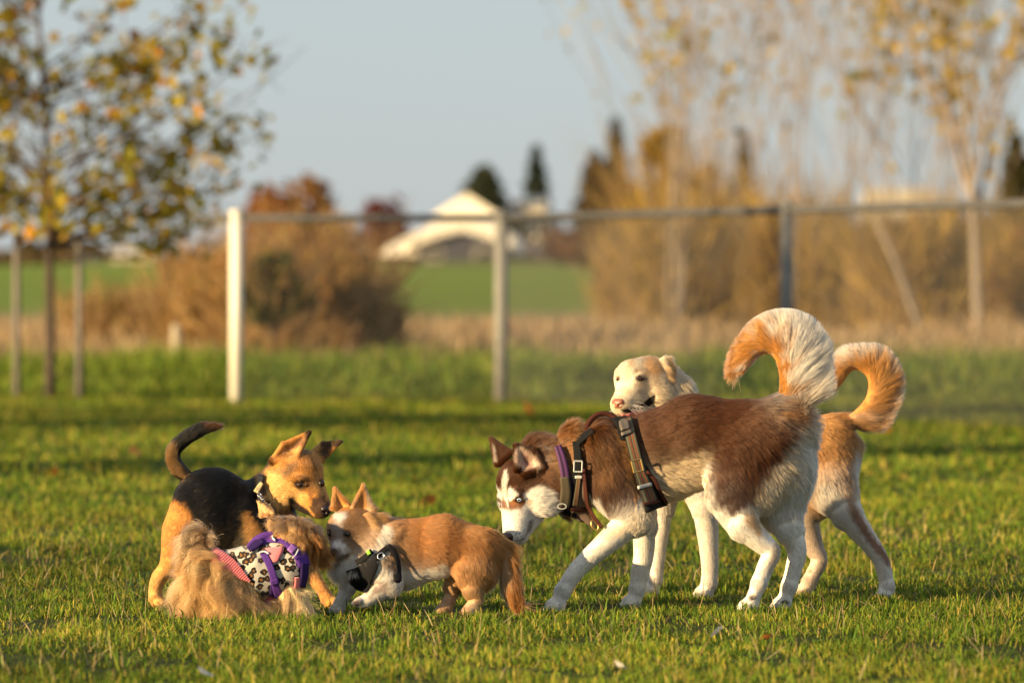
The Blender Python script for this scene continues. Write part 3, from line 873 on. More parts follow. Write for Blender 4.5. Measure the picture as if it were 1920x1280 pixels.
def build_fence():
    f0 = P(443, 755, 43.7); zt = HC + (HOR - 404) / F_PX * 43.7
    corner = Vector((f0.x, 43.7, 0)); midp = Vector(((940 - CX) / F_PX * 43.7, 43.7, 0))
    far_r = Vector(((1980 - CX) / F_PX * 35.2, 35.2, 0))
    k = (P(1475, 0, 1).x); dirr = far_r - midp
    t3 = (k * midp.y - midp.x) / (dirr.x - k * dirr.y); third = midp + dirr * t3
    left = corner + Vector((-.35, 0, 0))
    root = empty('chain_link_fence', midp, 'chain link fence with cream corner post and dark top rail behind the dogs', 'fence')
    def post(p, r, m, lab=None):
        mb = MB(); q = p - midp
        mb.tube([q + Vector((0, 0, -.05)), q + Vector((0, 0, zt + .01))], r, 14)
        mb.tube([q + Vector((0, 0, zt + .008)), q + Vector((0, 0, zt + .03)), q + Vector((0, 0, zt + .045))], [r * 1.12, r * 1.1, r * .35], 14)
        o = mb.build('post', m, root, smooth=True)
        if lab: o['label'] = lab
    post(corner, .05, M_WHITEPOST, 'cream painted corner post')
    post(midp, .054, M_GALV); post(third, .043, M_GALV)
    end = midp + (far_r - midp) * 1.25
    post(end, .043, M_GALV)
    def rail(a, b):
        mb = MB(); mb.tube([a - midp + Vector((0, 0, zt - .02)), b - midp + Vector((0, 0, zt - .02))], .03, 10)
        mb.build('top_rail', M_GALVD, root, smooth=True)
    rail(left, midp); rail(midp, end)
    mb = MB(); s = .11
    for a, b in ((corner, midp), (midp, end)):
        d = b - a; L = d.length; d.normalize(); H = zt - .06
        x = -H
        while x < L:
            for sg in (1, -1):
                p0, p1 = (x, 0), (x + H, H)
                lo, hi = max(0, x), min(L, x + H)
                if hi <= lo: continue
                za, zb = (lo - x, hi - x) if sg > 0 else (H - (lo - x), H - (hi - x))
                q0 = a - midp + d * lo + Vector((0, .012 * sg, za + .03)); q1 = a - midp + d * hi + Vector((0, .012 * sg, zb + .03))
                mb.tube([q0, q1], .0018, 3, cap=False)
            x += s * .6
    w = mb.build('wire_mesh', M_WIRE, root); w['kind'] = 'stuff'
build_fence()

def short_post():
    p = P(330, 676, 58)
    mb = MB(); mb.tube([(0, 0, -.1), (0, 0, .44)], .05, 10); mb.tube([(0, 0, .438), (0, 0, .46)], [.045, .02], 10)
    o = mb.build('marker_post', mat('faded_wood', (.42, .36, .25), rough=.8, noise=(9, (.34, .28, .18), .6, 4)), None, smooth=True); o.location = (p.x, p.y, float(ground_z(p.y)))
    props(o, 'short faded marker post standing in the weeds beyond the fence', 'post')
short_post()

# ================================================================== trees and shrubs
M_LEAF = mat('leaf', attr='leaf', rough=.6, spec=.12, translucent=.5)
M_BARK = mat('dark_bark', (.055, .04, .03), rough=.9, noise=(12, (.1, .075, .055), .7, 5), bump=(40, .5, .01))
M_PALEBARK = mat('pale_bark', (.25, .21, .165), rough=.85, noise=(10, (.18, .15, .12), .6, 5), bump=(40, .4, .01))
M_TWIG = mat('tan_twigs', (.24, .19, .145), rough=.9)
M_STAKE = mat('grey_wooden_stake', (.19, .17, .15), rough=.85, noise=(8, (.12, .105, .09), .6, 5))

def leaf_mesh(name, pts, size, cols, seed, parent, aspect=.7):
    """Leaf-sized, slightly folded blades at the given points, one mesh."""
    rg = np.random.default_rng(seed); n = len(pts)
    a = rg.normal(0, 1, (n, 3)); a /= np.linalg.norm(a, axis=1, keepdims=True)
    b = np.cross(a, rg.normal(0, 1, (n, 3))); b /= np.linalg.norm(b, axis=1, keepdims=True)
    nn = np.cross(a, b)
    s = (size * (.6 + .8 * rg.random(n)))[:, None]
    V = np.stack([pts - a * s * .5, pts + b * s * aspect * .5 + nn * s * .1, pts + a * s * .5, pts - b * s * aspect * .5 + nn * s * .1], 1).reshape(-1, 3)
    i = np.arange(n, dtype=np.int32)[:, None] * 4
    T = np.concatenate([i + np.array([[0, 1, 2]]), i + np.array([[0, 2, 3]])])
    me = np_mesh(name, V, tris=T, smooth=False)
    set_color(me, 'leaf', np.repeat(cols, 4, axis=0))
    o = link(name, me, parent, M_LEAF); o['kind'] = 'stuff'
    return o

def limbs(rg, p, d, L, r, depth, out, ends, up=.25, spread=.6, kids=(3, 4), wob=.11):
    """Grow a limb and its side limbs; out = list of (points, radii), ends = twig points that carry leaves."""
    n = 5; pts = [p]; dd = d.copy()
    for i in range(n):
        dd = dd + Vector((rg.normal(0, wob), rg.normal(0, wob), rg.normal(0, wob * .7) + up * .12)); dd.normalize()
        pts.append(pts[-1] + dd * L / n)
    out.append((pts, [r * (1 - .75 * i / n) for i in range(n + 1)]))
    if depth == 0:
        ends += pts[1:]; return
    for k in range(int(rg.integers(kids[0], kids[1] + 1))):
        t = .25 + .75 * rg.random(); i = min(int(t * n), n - 1)
        q = pts[i].lerp(pts[i + 1], t * n - i)
        a = Vector(rg.normal(0, 1, 3)); a = (a - a.dot(dd) * dd).normalized()
        limbs(rg, q, (dd * (1 - spread * .5) + a * spread).normalized(), L * (.5 + .3 * rg.random()), r * .5, depth - 1, out, ends, up, spread, kids, wob)
    ends.append(pts[-1])

LEAF_AUTUMN = [(.26, .245, .028), (.40, .33, .035), (.62, .42, .035), (.62, .3, .035), (.26, .13, .035), (.12, .13, .025), (.17, .09, .03)]

def build_left_tree():
    rg = np.random.default_rng(11)
    Y = 45.0; b = P(93, 760, Y); base = Vector((b.x, Y, 0))
    root = empty('young_tree', base, 'young street tree with yellow and olive autumn leaves, held between two stakes', 'tree')
    k = Y / F_PX
    trunk = [(0, 0, -.05), (.002, 0, .5), (-.004, 0, 1.2), (-.02, .02, 1.9), (-.07, .03, 2.7), (-.12, .03, 3.5)]
    mb = MB(); mb.tube(resample(trunk, 14), list(np.linspace(.045, .012, 14)), 9)
    mb.build('trunk', M_BARK, root, smooth=True)
    out, ends = [], []
    tr = resample(trunk, 40)
    for i in range(38):
        z = 1.22 + 2.1 * rg.random() ** 1.1
        p = Vector(tr[np.argmin(abs(tr[:, 2] - z))])
        a = rg.random() * 6.28
        d = Vector((math.cos(a), math.sin(a), .35 + .6 * rg.random())).normalized()
        limbs(rg, p, d, (.65 + .75 * rg.random()) * (1.1 - .18 * (z - 1.2)), .013, 1, out, ends, up=.2, spread=.75, kids=(3, 5))
    # limbs that reach up and to the right, each carrying loose sprays of leaves
    spray = []
    for (u, v, dy) in ((488, 95, .1), (470, 190, .25), (432, 30, -.1), (452, 318, .3), (398, 258, .5), (392, 408, .35), (330, 470, .4), (444, -40, .2), (350, 150, -.3), (300, 60, .1), (360, 340, -.35),
                       (250, -20, .3), (410, 130, .5), (300, 250, -.5), (235, 180, .4), (-60, 120, .2), (-80, 300, .3), (20, -30, .3), (340, 20, .4), (480, 245, .4), (505, 150, .2), (380, 30, .1)):
        q = P(u, v, Y + dy) - base
        z0 = max(1.25, min(2.6, q.z - .55 * abs(q.x) - .1))
        s_ = Vector(tr[np.argmin(abs(tr[:, 2] - z0))])
        m_ = s_.lerp(q, .5) + Vector((rg.normal(0, .05), rg.normal(0, .05), -.08))
        pts = resample([tuple(s_), tuple(m_), tuple(q)], 9)
        out.append(([Vector(w_) for w_ in pts], list(np.linspace(.014, .003, 9))))
        for i in range(4, 9):
            w_ = pts[i]
            spray.append(w_ + rg.normal(0, .07 + .012 * (i - 4), (int(5 + 4 * rg.random()), 3)))
            for t_ in range(2):
                e_ = Vector(w_) + Vector(rg.normal(0, .16, 3)); out.append(([Vector(w_), e_], [.004, .002])); spray.append(np.array(e_) + rg.normal(0, .05, (4, 3)))
    spray = np.concatenate(spray)
    spray = spray[vnoise(spray, .3, 31) > .38]
    mb = MB()
    for pts, rad in out: mb.tube(pts, rad, 4, cap=False)
    mb.build('branches', M_BARK, root)['kind'] = 'stuff'
    E = np.array([tuple(e) for e in ends])
    cl = vnoise(E, .32, 5)
    E = E[rg.random(len(E)) < .05 + .95 * smooth01(cl, .46, .68)]
    reps = 3
    pts = np.repeat(E, reps, axis=0) + rg.normal(0, .07, (len(E) * reps, 3))
    # a denser skirt low in the crown
    th = rg.random(620) * 6.28; rr = np.sqrt(rg.random(620)) * 1.05
    sk = np.stack([np.cos(th) * rr, np.sin(th) * rr, 1.22 + .5 * rg.random(620) + .12 * rr], 1)
    sk = sk[vnoise(sk, .25, 8) > .42]
    pts = np.concatenate([pts, sk])
    px = CX + pts[:, 0] / k + b.x / k
    pts = pts[px < 250 + 120 * rg.random(len(pts))]
    pts = np.concatenate([pts, spray])
    px = CX + pts[:, 0] / k + (b.x / k)
    pts = pts[(pts[:, 2] > 1.12) & (px < 515)]
    c = pick(rg, LEAF_AUTUMN, [4.5, 5.5, 3.6, 1., 1.4, 1.2, 1.], len(pts))
    g = vnoise(pts, .5, 21)[:, None]
    c = c * (1 - .5 * smooth01(g, .5, .8)) + np.array([.13, .13, .02]) * .5 * smooth01(g, .5, .8)
    leaf_mesh('crown', pts, .112, c, 3, root)
    for u, lab in ((31, 'grey wooden stake at the left edge, left of the young tree'), (148, 'grey wooden stake standing right of the young tree')):
        x = (u - CX) * k
        mb = MB(); mb.tube([(0, 0, -.1), (0, 0, 1.3)], [.03, .027], 8); mb.tube([(0, 0, 1.299), (0, 0, 1.315)], [.027, .018], 8)
        o = mb.build('tree_stake', M_STAKE, None, smooth=True); o.location = (x, Y + .02, 0)
        props(o, lab, 'stake', 'stakes beside the young tree')
build_left_tree()

def bush(u, v0, v1, wpx, Y, cols, wts, label, n=900, size=.12, seed=1, name='shrub', cat='shrub', group=None, dpt=.7, shape=1., hole=.4, hn=.5, stems=7, stem_mat=None, wisp=0, wcol=None, top=1.):
    """A shrub whose outline fills the photo from row v1 (foot) up to v0, wpx wide, at distance Y."""
    rg = np.random.default_rng(seed)
    k = Y / F_PX; x0 = (u - CX) * k; zb = float(ground_z(Y)); zt = HC - (v0 - HOR) * k; H = max(zt - zb, .3); Rr = wpx * k / 2
    root = empty(name, (x0, Y, zb), label, cat, group)
    q = rg.normal(0, 1, (n * 2, 3)); q /= np.linalg.norm(q, axis=1, keepdims=True); q *= (rg.random((n * 2, 1)) ** .45)
    p = np.stack([q[:, 0] * Rr, q[:, 1] * Rr * dpt, (q[:, 2] * .5 + .5) * H], 1)
    tp = 1 - (1 - shape) * (p[:, 2] / H); p[:, :2] *= tp[:, None]
    p += (vnoise3(p + x0, Rr * .5 + .2, seed) * Rr * .25)
    nz = vnoise(p + x0 * 3.1, hn, seed + 2)
    p = p[nz > hole][:n]; p[:, 2] = np.abs(p[:, 2])
    if top < 1: p = p[rg.random(len(p)) < 1 - (1 - top) * (p[:, 2] / H) ** 1.5]
    c = pick(rg, cols, wts, len(p))
    leaf_mesh('crown', p, size, c, seed, root)
    if wisp:                                              # fine bare shoots that rise out of the leaves
        r0 = Rr * np.sqrt(rg.random(wisp)); a0 = rg.random(wisp) * 6.28
        f0 = np.stack([np.cos(a0) * r0, np.sin(a0) * r0 * dpt, H * .75 * rg.random(wisp) ** 1.3], 1)
        L = H * (.14 + .34 * rg.random(wisp))
        d = np.stack([np.cos(a0) * .4 * r0 / Rr + rg.normal(0, .45, wisp), rg.normal(0, .4, wisp), np.ones(wisp)], 1)
        t0 = f0 + d * L[:, None] * .5; t1 = f0 + d * L[:, None] + rg.normal(0, .12, (wisp, 3))
        ww = .006 + .012 * rg.random(wisp); s_ = np.stack([ww, ww * .3 * rg.normal(0, 1, wisp), 0 * ww], 1)
        V = np.stack([f0 - s_, f0 + s_, t0 + s_ * .7, t0 - s_ * .7, t1], 1).reshape(-1, 3)
        i5 = np.arange(wisp, dtype=np.int32)[:, None] * 5
        me = np_mesh('twigs', V, quads=i5 + np.array([[0, 1, 2, 3]], np.int32), tris=i5 + np.array([[3, 2, 4]], np.int32), smooth=False)
        set_color(me, 'leaf', np.repeat(pick(rg, wcol or [(.40, .25, .10), (.30, .18, .08), (.46, .31, .13)], [1] * len(wcol or [1, 1, 1]), wisp), 5, axis=0))
        o = link('twigs', me, root, M_LEAF); o['kind'] = 'stuff'
    mb = MB()
    for i in range(stems):
        a = rg.random() * 6.28; r_ = Rr * .7 * rg.random()
        top = Vector((math.cos(a) * r_, math.sin(a) * r_ * dpt, H * (.55 + .4 * rg.random())))
        mb.tube([(math.cos(a) * .12, math.sin(a) * .12, -.1), top * .5 + Vector((0, 0, H * .05)), top], [.025, .018, .006], 5, cap=False)
    mb.build('stems', stem_mat or M_TWIG, root)['kind'] = 'stuff'
    return root

def sapling(u, vtop, Y, label, seed, cols=None, wts=None, leaves=0, n_main=4, group=None, lean=.045, trunk_r=.022, bark=None, size=.1, leaf_low=0.):
    """A slender many stemmed tree, mostly bare."""
    rg = np.random.default_rng(seed)
    k = Y / F_PX; x0 = (u - CX) * k; zb = float(ground_z(Y)); H = HC - (vtop - HOR) * k - zb
    root = empty('bare_tree', (x0, Y, zb), label, 'tree', group)
    out, ends = [], []
    for i in range(n_main):
        a = rg.random() * 6.28
        d = Vector((abs(math.cos(a)) * lean * (.3 + rg.random()) if u < 1300 else math.cos(a) * lean * (.3 + rg.random()), math.sin(a) * lean, 1)).normalized()
        limbs(rg, Vector((math.cos(a) * .08, math.sin(a) * .08, -.05)), d, H * (.75 + .25 * rg.random()), trunk_r * (.7 + .5 * rg.random()), 2, out, ends, up=.9, spread=.42, kids=(3, 5), wob=.04)
    main = [o for o in out if len(o[0]) and o[1][0] > trunk_r * .6]; rest = [o for o in out if o[1][0] <= trunk_r * .6]
    mb = MB()
    for pts, rad in main: mb.tube(resample([tuple(q) for q in pts], 10), list(np.linspace(rad[0], rad[-1], 10)), 6, cap=False)
    mb.build('trunk', bark or M_PALEBARK, root, smooth=True)
    mb = MB()
    for pts, rad in rest: mb.tube(pts, [max(q, .005) for q in rad], 3, cap=False)
    mb.build('twigs', M_TWIG, root)['kind'] = 'stuff'
    if leaves:
        E = np.array([tuple(e) for e in ends]); E = E[E[:, 2] > leaf_low * H]
        nz = vnoise(E + x0, .8, seed); E = E[nz > np.quantile(nz, .45)]
        p = E[rg.integers(0, len(E), leaves)] + rg.normal(0, .1, (leaves, 3))
        leaf_mesh('crown', p, size, pick(rg, cols, wts, leaves), seed, root)
    return root

def conifer(u, v0, v1, wpx, Y, label, seed, cols, n=1500, pw=1., group=None, size=.5):
    rg = np.random.default_rng(seed)
    k = Y / F_PX; x0 = (u - CX) * k; zb = float(ground_z(Y)); H = HC - (v0 - HOR) * k - zb; Rr = wpx * k / 2
    root = empty('conifer', (x0, Y, zb), label, 'tree', group)
    t = rg.random(n) ** .8; a = rg.random(n) * 6.28
    lay = .75 + .35 * np.sin(t * 40 + 1.3 * np.sin(a * 3))
    r_ = Rr * (1 - t) ** pw * lay * (.7 + .6 * vnoise(np.stack([np.cos(a) * 2, np.sin(a) * 2, t * 9], 1), 1., seed)) * np.sqrt(.35 + .65 * rg.random(n))
    p = np.stack([np.cos(a) * r_, np.sin(a) * r_, (.06 + .94 * t) * H], 1)
    leaf_mesh('crown', p, size, pick(rg, cols, [1] * len(cols), n), seed, root, .5)
    mb = MB(); mb.tube([(0, 0, -.2), (0, 0, H * .5), (0, 0, H * .97)], [.22, .14, .02], 7); mb.build('trunk', M_BARK, root, smooth=True)
    return root

OLIVE, YEL, BRN, RED, DK, TANL = (.24, .18, .035), (.50, .34, .045), (.33, .18, .055), (.30, .10, .05), (.08, .075, .02), (.46, .31, .14)
gL, gR = 'shrubs beyond the fence', 'bare trees beyond the fence'
bush(470, 430, 640, 150, 60, [BRN, TANL, OLIVE], [3, 3, 1], 'tan brown shrub beyond the fence right behind the cream post', 1700, seed=1, group=gL, wisp=500, top=.4)
bush(520, 480, 640, 150, 57, [DK, (.06, .075, .02), OLIVE], [3, 3, 1], 'dark olive shrub beyond the fence, right of the cream post', 1300, seed=2, group=gL, hole=.35, wisp=300)
bush(585, 405, 640, 240, 61, [BRN, TANL, YEL], [4, 3, 1], 'tall russet brown shrub beyond the fence with its foot in dry weeds', 2600, seed=3, group=gL, wisp=700, top=.4)
bush(672, 474, 640, 180, 58, [BRN, (.3, .19, .06), OLIVE], [3, 3, 2], 'rounded golden brown shrub left of the house', 2000, seed=4, group=gL, wisp=400, top=.5)
bush(395, 440, 640, 190, 62, [TANL, OLIVE, BRN], [3, 2, 1], 'pale straw shrub left of the cream post', 1300, seed=5, group=gL, wisp=700, top=.35)
bush(250, 530, 650, 300, 66, [TANL, (.30, .2, .08), OLIVE], [3, 3, 1], 'low straw coloured shrub seen under the crown of the young tree', 900, seed=6, group=gL, wisp=900, top=.3)
bush(545, 330, 480, 190, 150, [RED, BRN, (.3, .13, .04)], [2, 3, 2], 'rust red tree top above the rail right of the cream post', 1800, size=.3, seed=7, name='russet_tree', cat='tree', hole=.25, hn=1.2)
bush(722, 365, 480, 100, 345, [(.16, .03, .03), (.22, .05, .04), (.1, .05, .035)], [2, 2, 1], 'dark red maple left of the house roof', 900, size=.5, seed=8, name='red_tree', cat='tree')
conifer(908, 316, 480, 135, 330, 'rounded dark green tree behind the house roof', 9, [(.06, .075, .045), (.075, .085, .045)], 2200, .45, size=.7)  # distance haze greyed into the colours of this and the next two conifers
conifer(1005, 278, 480, 84, 340, 'narrow dark conifer right of the house', 10, [(.05, .066, .05), (.06, .075, .052)], 2200, .7, size=.6)
conifer(1155, 226, 500, 92, 330, 'tallest narrow dark conifer left of the bare trees', 12, [(.055, .07, .055), (.07, .08, .055)], 2400, .75, size=.6)
conifer(1115, 288, 500, 125, 320, 'broad dusky conifer beside the tallest one', 13, [(.05, .05, .028), (.07, .055, .03), (.06, .04, .025)], 2400, .7, size=.6)
conifer(1395, 255, 500, 70, 330, 'dark conifer seen through the bare trees', 14, [(.03, .04, .025), (.05, .05, .025)], 1800, .75, size=.6)
conifer(1905, 255, 520, 120, 150, 'dark olive conifer at the right edge behind the bare trees', 15, [(.06, .055, .02), (.1, .08, .025)], 1800, .6, size=.3)
bush(960, 388, 490, 190, 345, [(.12, .05, .04), (.09, .06, .035), (.14, .08, .04)], [2, 2, 2], 'dusky brown thicket behind the right side of the house', 1500, size=.55, seed=16, name='far_thicket', cat='tree')
bush(1075, 430, 520, 180, 240, [(.2, .09, .05), (.13, .07, .04), (.22, .13, .06)], [2, 2, 1], 'reddish brown hedge on the field right of the house', 1500, size=.35, seed=17, name='hedge', cat='hedge')
bush(60, 470, 520, 320, 250, [(.2, .12, .06), (.13, .1, .04)], [1, 1], 'far brown hedge on the field behind the young tree', 900, size=.4, seed=18, name='hedge', cat='hedge')
bush(1245, 225, 600, 190, 120, [(.42, .28, .04), YEL, OLIVE, BRN], [3, 2, 2, 2], 'golden leaved poplar with a dark top right of the tallest conifer', 2600, size=.2, seed=19, name='poplar', cat='tree', shape=.5, wisp=500)
bush(1330, 300, 600, 130, 115, [BRN, OLIVE, YEL], [3, 2, 1], 'brown leaved tree between the golden poplar and the third fence post', 1500, size=.2, seed=20, name='brown_tree', cat='tree', shape=.6, hole=.45, wisp=700)
for i, (u, v0, w, Y, lab, sd) in enumerate((
        (1190, 430, 140, 84, 'olive and yellow shrub at the left end of the thicket', 30), (1270, 360, 170, 76, 'yellowish shrub with gaps, second from the left end of the thicket', 31),
        (1375, 398, 170, 80, 'dense mustard shrub left of the third fence post', 32), (1500, 340, 190, 78, 'dense mustard shrub just right of the third fence post', 33),
        (1600, 425, 180, 74, 'dark olive shrub above the looped golden tail', 34), (1710, 400, 200, 72, 'dry brown shrub right of the looped golden tail', 35),
        (1820, 365, 200, 76, 'dry tan shrub under the yellow sapling', 36), (1910, 425, 190, 74, 'dry tan shrub cut by the right edge', 37))):
    cs = ([OLIVE, (.40, .28, .04), BRN, DK], [(.30, .24, .04), (.46, .32, .04), OLIVE, DK], [DK, (.16, .14, .03), OLIVE, BRN], [(.34, .22, .07), BRN, OLIVE, DK])[i % 4] if i < 5 else ([TANL, BRN, (.22, .17, .09), OLIVE], [BRN, (.28, .13, .05), TANL, DK], [OLIVE, TANL, (.3, .22, .06), DK])[i % 3]
    bush(u, v0, 640, w, Y, cs, [3, 3, 2, .9], lab, 3200 if i < 5 else 1900, size=.12, seed=sd, group='shrubs of the thicket', hole=.38, hn=.6, wisp=1200, top=.3, wcol=[(.42, .29, .12), (.30, .22, .13), (.52, .36, .08)])
for i, (u, v0, Y, lv, lab, low) in enumerate((
        (1262, -40, 72, 260, 'almost bare sapling with a few yellow leaves, leftmost of the bare trees', .6), (1330, 60, 78, 60, 'bare grey sapling between the leftmost one and the third fence post', .3),
        (1420, -30, 80, 60, 'bare sapling just left of the third fence post', .3), (1480, -80, 76, 80, 'tall bare sapling rising behind the third fence post', .3),
        (1560, 20, 84, 90, 'bare sapling above the husky tail', .3), (1640, -60, 78, 160, 'bare leaning sapling above the looped golden tail', .3),
        (1720, -120, 74, 520, 'sapling with yellow and green leaves right of the leaning one', .4), (1780, -140, 80, 480, 'tall yellow leaved sapling in the right thicket', .3),
        (1885, -60, 82, 200, 'bare sapling at the right edge', .3))):
    sapling(u, v0, Y, lab, 60 + i, [YEL, (.5, .36, .04), OLIVE, (.3, .3, .06)], [3, 2, 2, 1], lv, group=gR, n_main=4, leaf_low=low, size=.15)
sapling(1838, -60, 68, 'pale trunked tree near the right edge, thickest of the bare trees', 80, [YEL, (.5, .36, .04), OLIVE], [3, 2, 2], 420, n_main=1, group=gR, trunk_r=.085, lean=.02, size=.13, leaf_low=.4)

def leaning_trunk():
    a, b = P(1712, 580, 71), P(1636, 400, 71)
    mb = MB(); z = float(ground_z(71))
    base = Vector((a.x + .05, 71, z))
    mb.tube([Vector((.12, 0, -.1)), Vector(a) - base, (Vector(a) + Vector(b)) / 2 - base + Vector((.03, 0, 0)), Vector(b) - base], [.05, .045, .038, .025], 8)
    mb.tube([Vector(b) - base, Vector(b) - base + Vector((-.25, .1, .9))], [.025, .01], 6)
    o = mb.build('leaning_trunk', M_PALEBARK, None, smooth=True); o.location = base
    props(o, 'pale dead trunk leaning to the left in the thicket above the looped tail', 'trunk')
leaning_trunk()

# ================================================================== houses far off
M_ROOF = mat('cream_roof', (.84, .78, .64), rough=.7, noise=(1.2, (.76, .7, .56), .6, 4))
M_HWALL = mat('dark_blue_grey_wall', (.06, .065, .085), rough=.8, noise=(1, (.045, .045, .06), .6, 4))
M_BRWALL = mat('brown_wall', (.12, .07, .05), rough=.85, noise=(1, (.09, .06, .05), .6, 4))
M_PALEWALL = mat('pale_plaster', (.6, .54, .42), rough=.8, noise=(1, (.5, .45, .36), .6, 4))
M_GLASS = mat('dark_window_glass', (.03, .035, .04), rough=.15, spec=.6)

def build_house():
    Y = 300.; k = Y / F_PX; cx = (867 - CX) * k; zb = float(ground_z(Y)) - .3
    X = lambda u: (u - 867) * k
    Z = lambda v: HC - (v - HOR) * k - zb
    root = empty('house', (cx, Y, zb), 'house with broad cream roof and a dark gabled porch on the far rise', 'house')
    mb = MB(); mb.box(((X(735) + X(1000)) / 2, 4.2, Z(470) / 2), (X(1000) - X(735), 6.4, Z(470))); mb.build('wall', M_BRWALL, root)
    e0, e1, r0, r1 = X(712), X(1018), X(836), X(902); ze, zr = Z(470), Z(404)
    mb = MB(); th = .25
    top = [(e0, .2, ze), (e1, .2, ze), (e1, 8.2, ze), (e0, 8.2, ze), (r0, 4.2, zr), (r1, 4.2, zr)]
    mb.add(top + [(a, b, c - th) for a, b, c in top[:4]], [(0, 1, 5, 4), (1, 2, 5), (2, 3, 4, 5), (3, 0, 4), (0, 6, 7, 1), (1, 7, 8, 2), (2, 8, 9, 3), (3, 9, 6, 0), (9, 8, 7, 6)])
    mb.build('roof', M_ROOF, root)
    mb = MB(); w0, w1, wz = X(808), X(938), Z(402)
    mb.add([(w0, 5, wz), (w1, 5, wz), (X(873), 5, Z(360)), (w0, 9, wz), (w1, 9, wz), (X(873), 9, Z(360)), (w0, 5, wz - .6), (w1, 5, wz - .6), (w0, 9, wz - .6), (w1, 9, wz - .6)],
           [(0, 1, 2), (4, 3, 5), (1, 4, 5, 2), (3, 0, 2, 5), (6, 7, 1, 0), (7, 9, 4, 1), (9, 8, 3, 4), (8, 6, 0, 3)])
    mb.build('upper_gable', M_ROOF, root)
    # porch: dark wall under a shallow gable that comes forward
    g0, g1, ga = X(782), X(945), X(866); pz, pa = Z(458), Z(434)
    mb = MB(); mb.add([(g0, -1.5, 0), (g1, -1.5, 0), (g1, -1.5, pz), (ga, -1.5, pa), (g0, -1.5, pz), (g0, 1.2, 0), (g1, 1.2, 0), (g1, 1.2, pz), (ga, 1.2, pa), (g0, 1.2, pz)],
                      [(0, 1, 2, 3, 4), (9, 8, 7, 6, 5), (1, 6, 7, 2), (5, 0, 4, 9), (2, 7, 8, 3), (4, 3, 8, 9)])
    mb.build('porch', M_HWALL, root)
    for s in (0, 1):
        a, b = ((g0 - .5, pz - .2), (ga, pa + .1)) if s == 0 else ((ga, pa + .1), (g1 + .5, pz - .2))
        mb = MB(); q = []
        for y in (-2., 1.4):
            for (x, z) in (a, b): q += [(x, y, z + .02), (x, y, z + .5)]
        mb.add(q, [(0, 2, 3, 1), (5, 7, 6, 4), (1, 3, 7, 5), (4, 6, 2, 0), (0, 1, 5, 4), (3, 2, 6, 7)])
        mb.build('porch_roof', M_ROOF, root)
    for u in (815, 905):
        mb = MB(); mb.box((X(u), -1.54, Z(478)), (.9, .06, .7)); f = mb.build('window', M_PALEWALL, root)
        mb = MB(); mb.box((X(u), -1.575, Z(478)), (.74, .03, .54)); mb.build('pane', M_GLASS, f)
build_house()

def small_house(u, v0, v1, wpx, Y, label, roofm, wallm, name='house', roof=.4):
    k = Y / F_PX; x0 = (u - CX) * k; zt = HC - (v0 - HOR) * k; zb = min(float(ground_z(Y)), HC - (v1 - HOR) * k); w = wpx * k; H = zt - zb
    root = empty(name, (x0, Y, zb), label, 'house')
    hw = H * (1 - roof)
    mb = MB(); mb.box((0, 2.5, hw / 2), (w * .9, 5, hw)); mb.build('wall', wallm, root)
    mb = MB(); a = w / 2
    mb.add([(-a, -.4, hw), (a, -.4, hw), (a, 5.4, hw), (-a, 5.4, hw), (-a, 2.5, H), (a, 2.5, H)], [(0, 1, 5, 4), (2, 3, 4, 5), (1, 2, 5), (3, 0, 4), (3, 2, 1, 0)])
    mb.build('roof', roofm, root)
    for s in (-.2, .22):
        mb = MB(); mb.box((w * s, -.03, hw * .55), (w * .14, .06, hw * .4)); mb.build('window', M_GLASS, root)
small_house(1002, 368, 480, 46, 330, 'narrow pale house beside the dark conifer right of the main roof', M_PALEWALL, M_PALEWALL, roof=.15)
small_house(250, 462, 520, 100, 270, 'pale house glimpsed under the crown of the young tree', M_PALEWALL, M_PALEWALL, roof=.3)
small_house(128, 462, 500, 60, 290, 'pale shed glimpsed behind the right hand stake', M_PALEWALL, M_PALEWALL, roof=.3)
small_house(1690, 352, 500, 130, 260, 'pale roofed house half hidden behind the right thicket', mat('tan_roof', (.46, .4, .29), rough=.8), M_BRWALL, roof=.4)
small_house(1905, 405, 500, 60, 240, 'grey blue shed behind the thicket at the right edge', mat('blue_grey_roof', (.3, .36, .42), rough=.6), mat('blue_grey_wall', (.28, .32, .37), rough=.7), roof=.3)

# ================================================================== trees left of the view whose shade falls across the lawn
def shade_tree(x, y, h, seed, label, cr=1.5):
    rg = np.random.default_rng(seed)
    root = empty('park_tree', (x, y, 0), label, 'tree', 'trees along the left side of the park')
    mb = MB(); mb.tube([(0, 0, -.1), (.05, 0, h * .4), (0, 0, h * .9)], [.14, .1, .03], 8); mb.build('trunk', M_BARK, root, smooth=True)
    n = 2600
    q = rg.normal(0, 1, (n, 3)); q /= np.linalg.norm(q, axis=1, keepdims=True); q *= rg.random((n, 1)) ** .4
    p = q * np.array([cr, cr, h * .34]) + np.array([0, 0, h * .64])
    p = p[vnoise(p, .5, seed) > .4]
    leaf_mesh('crown', p, .2, pick(rg, LEAF_AUTUMN[:4], [3, 3, 1, 1], len(p)), seed, root)
shade_tree(-15.3, 28.4, 6.5, 201, 'park tree outside the view whose shade crosses the far lawn', 1.3)
shade_tree(-12.9, 21.2, 5.6, 202, 'park tree outside the view whose shade crosses the lawn behind the dogs', .8)



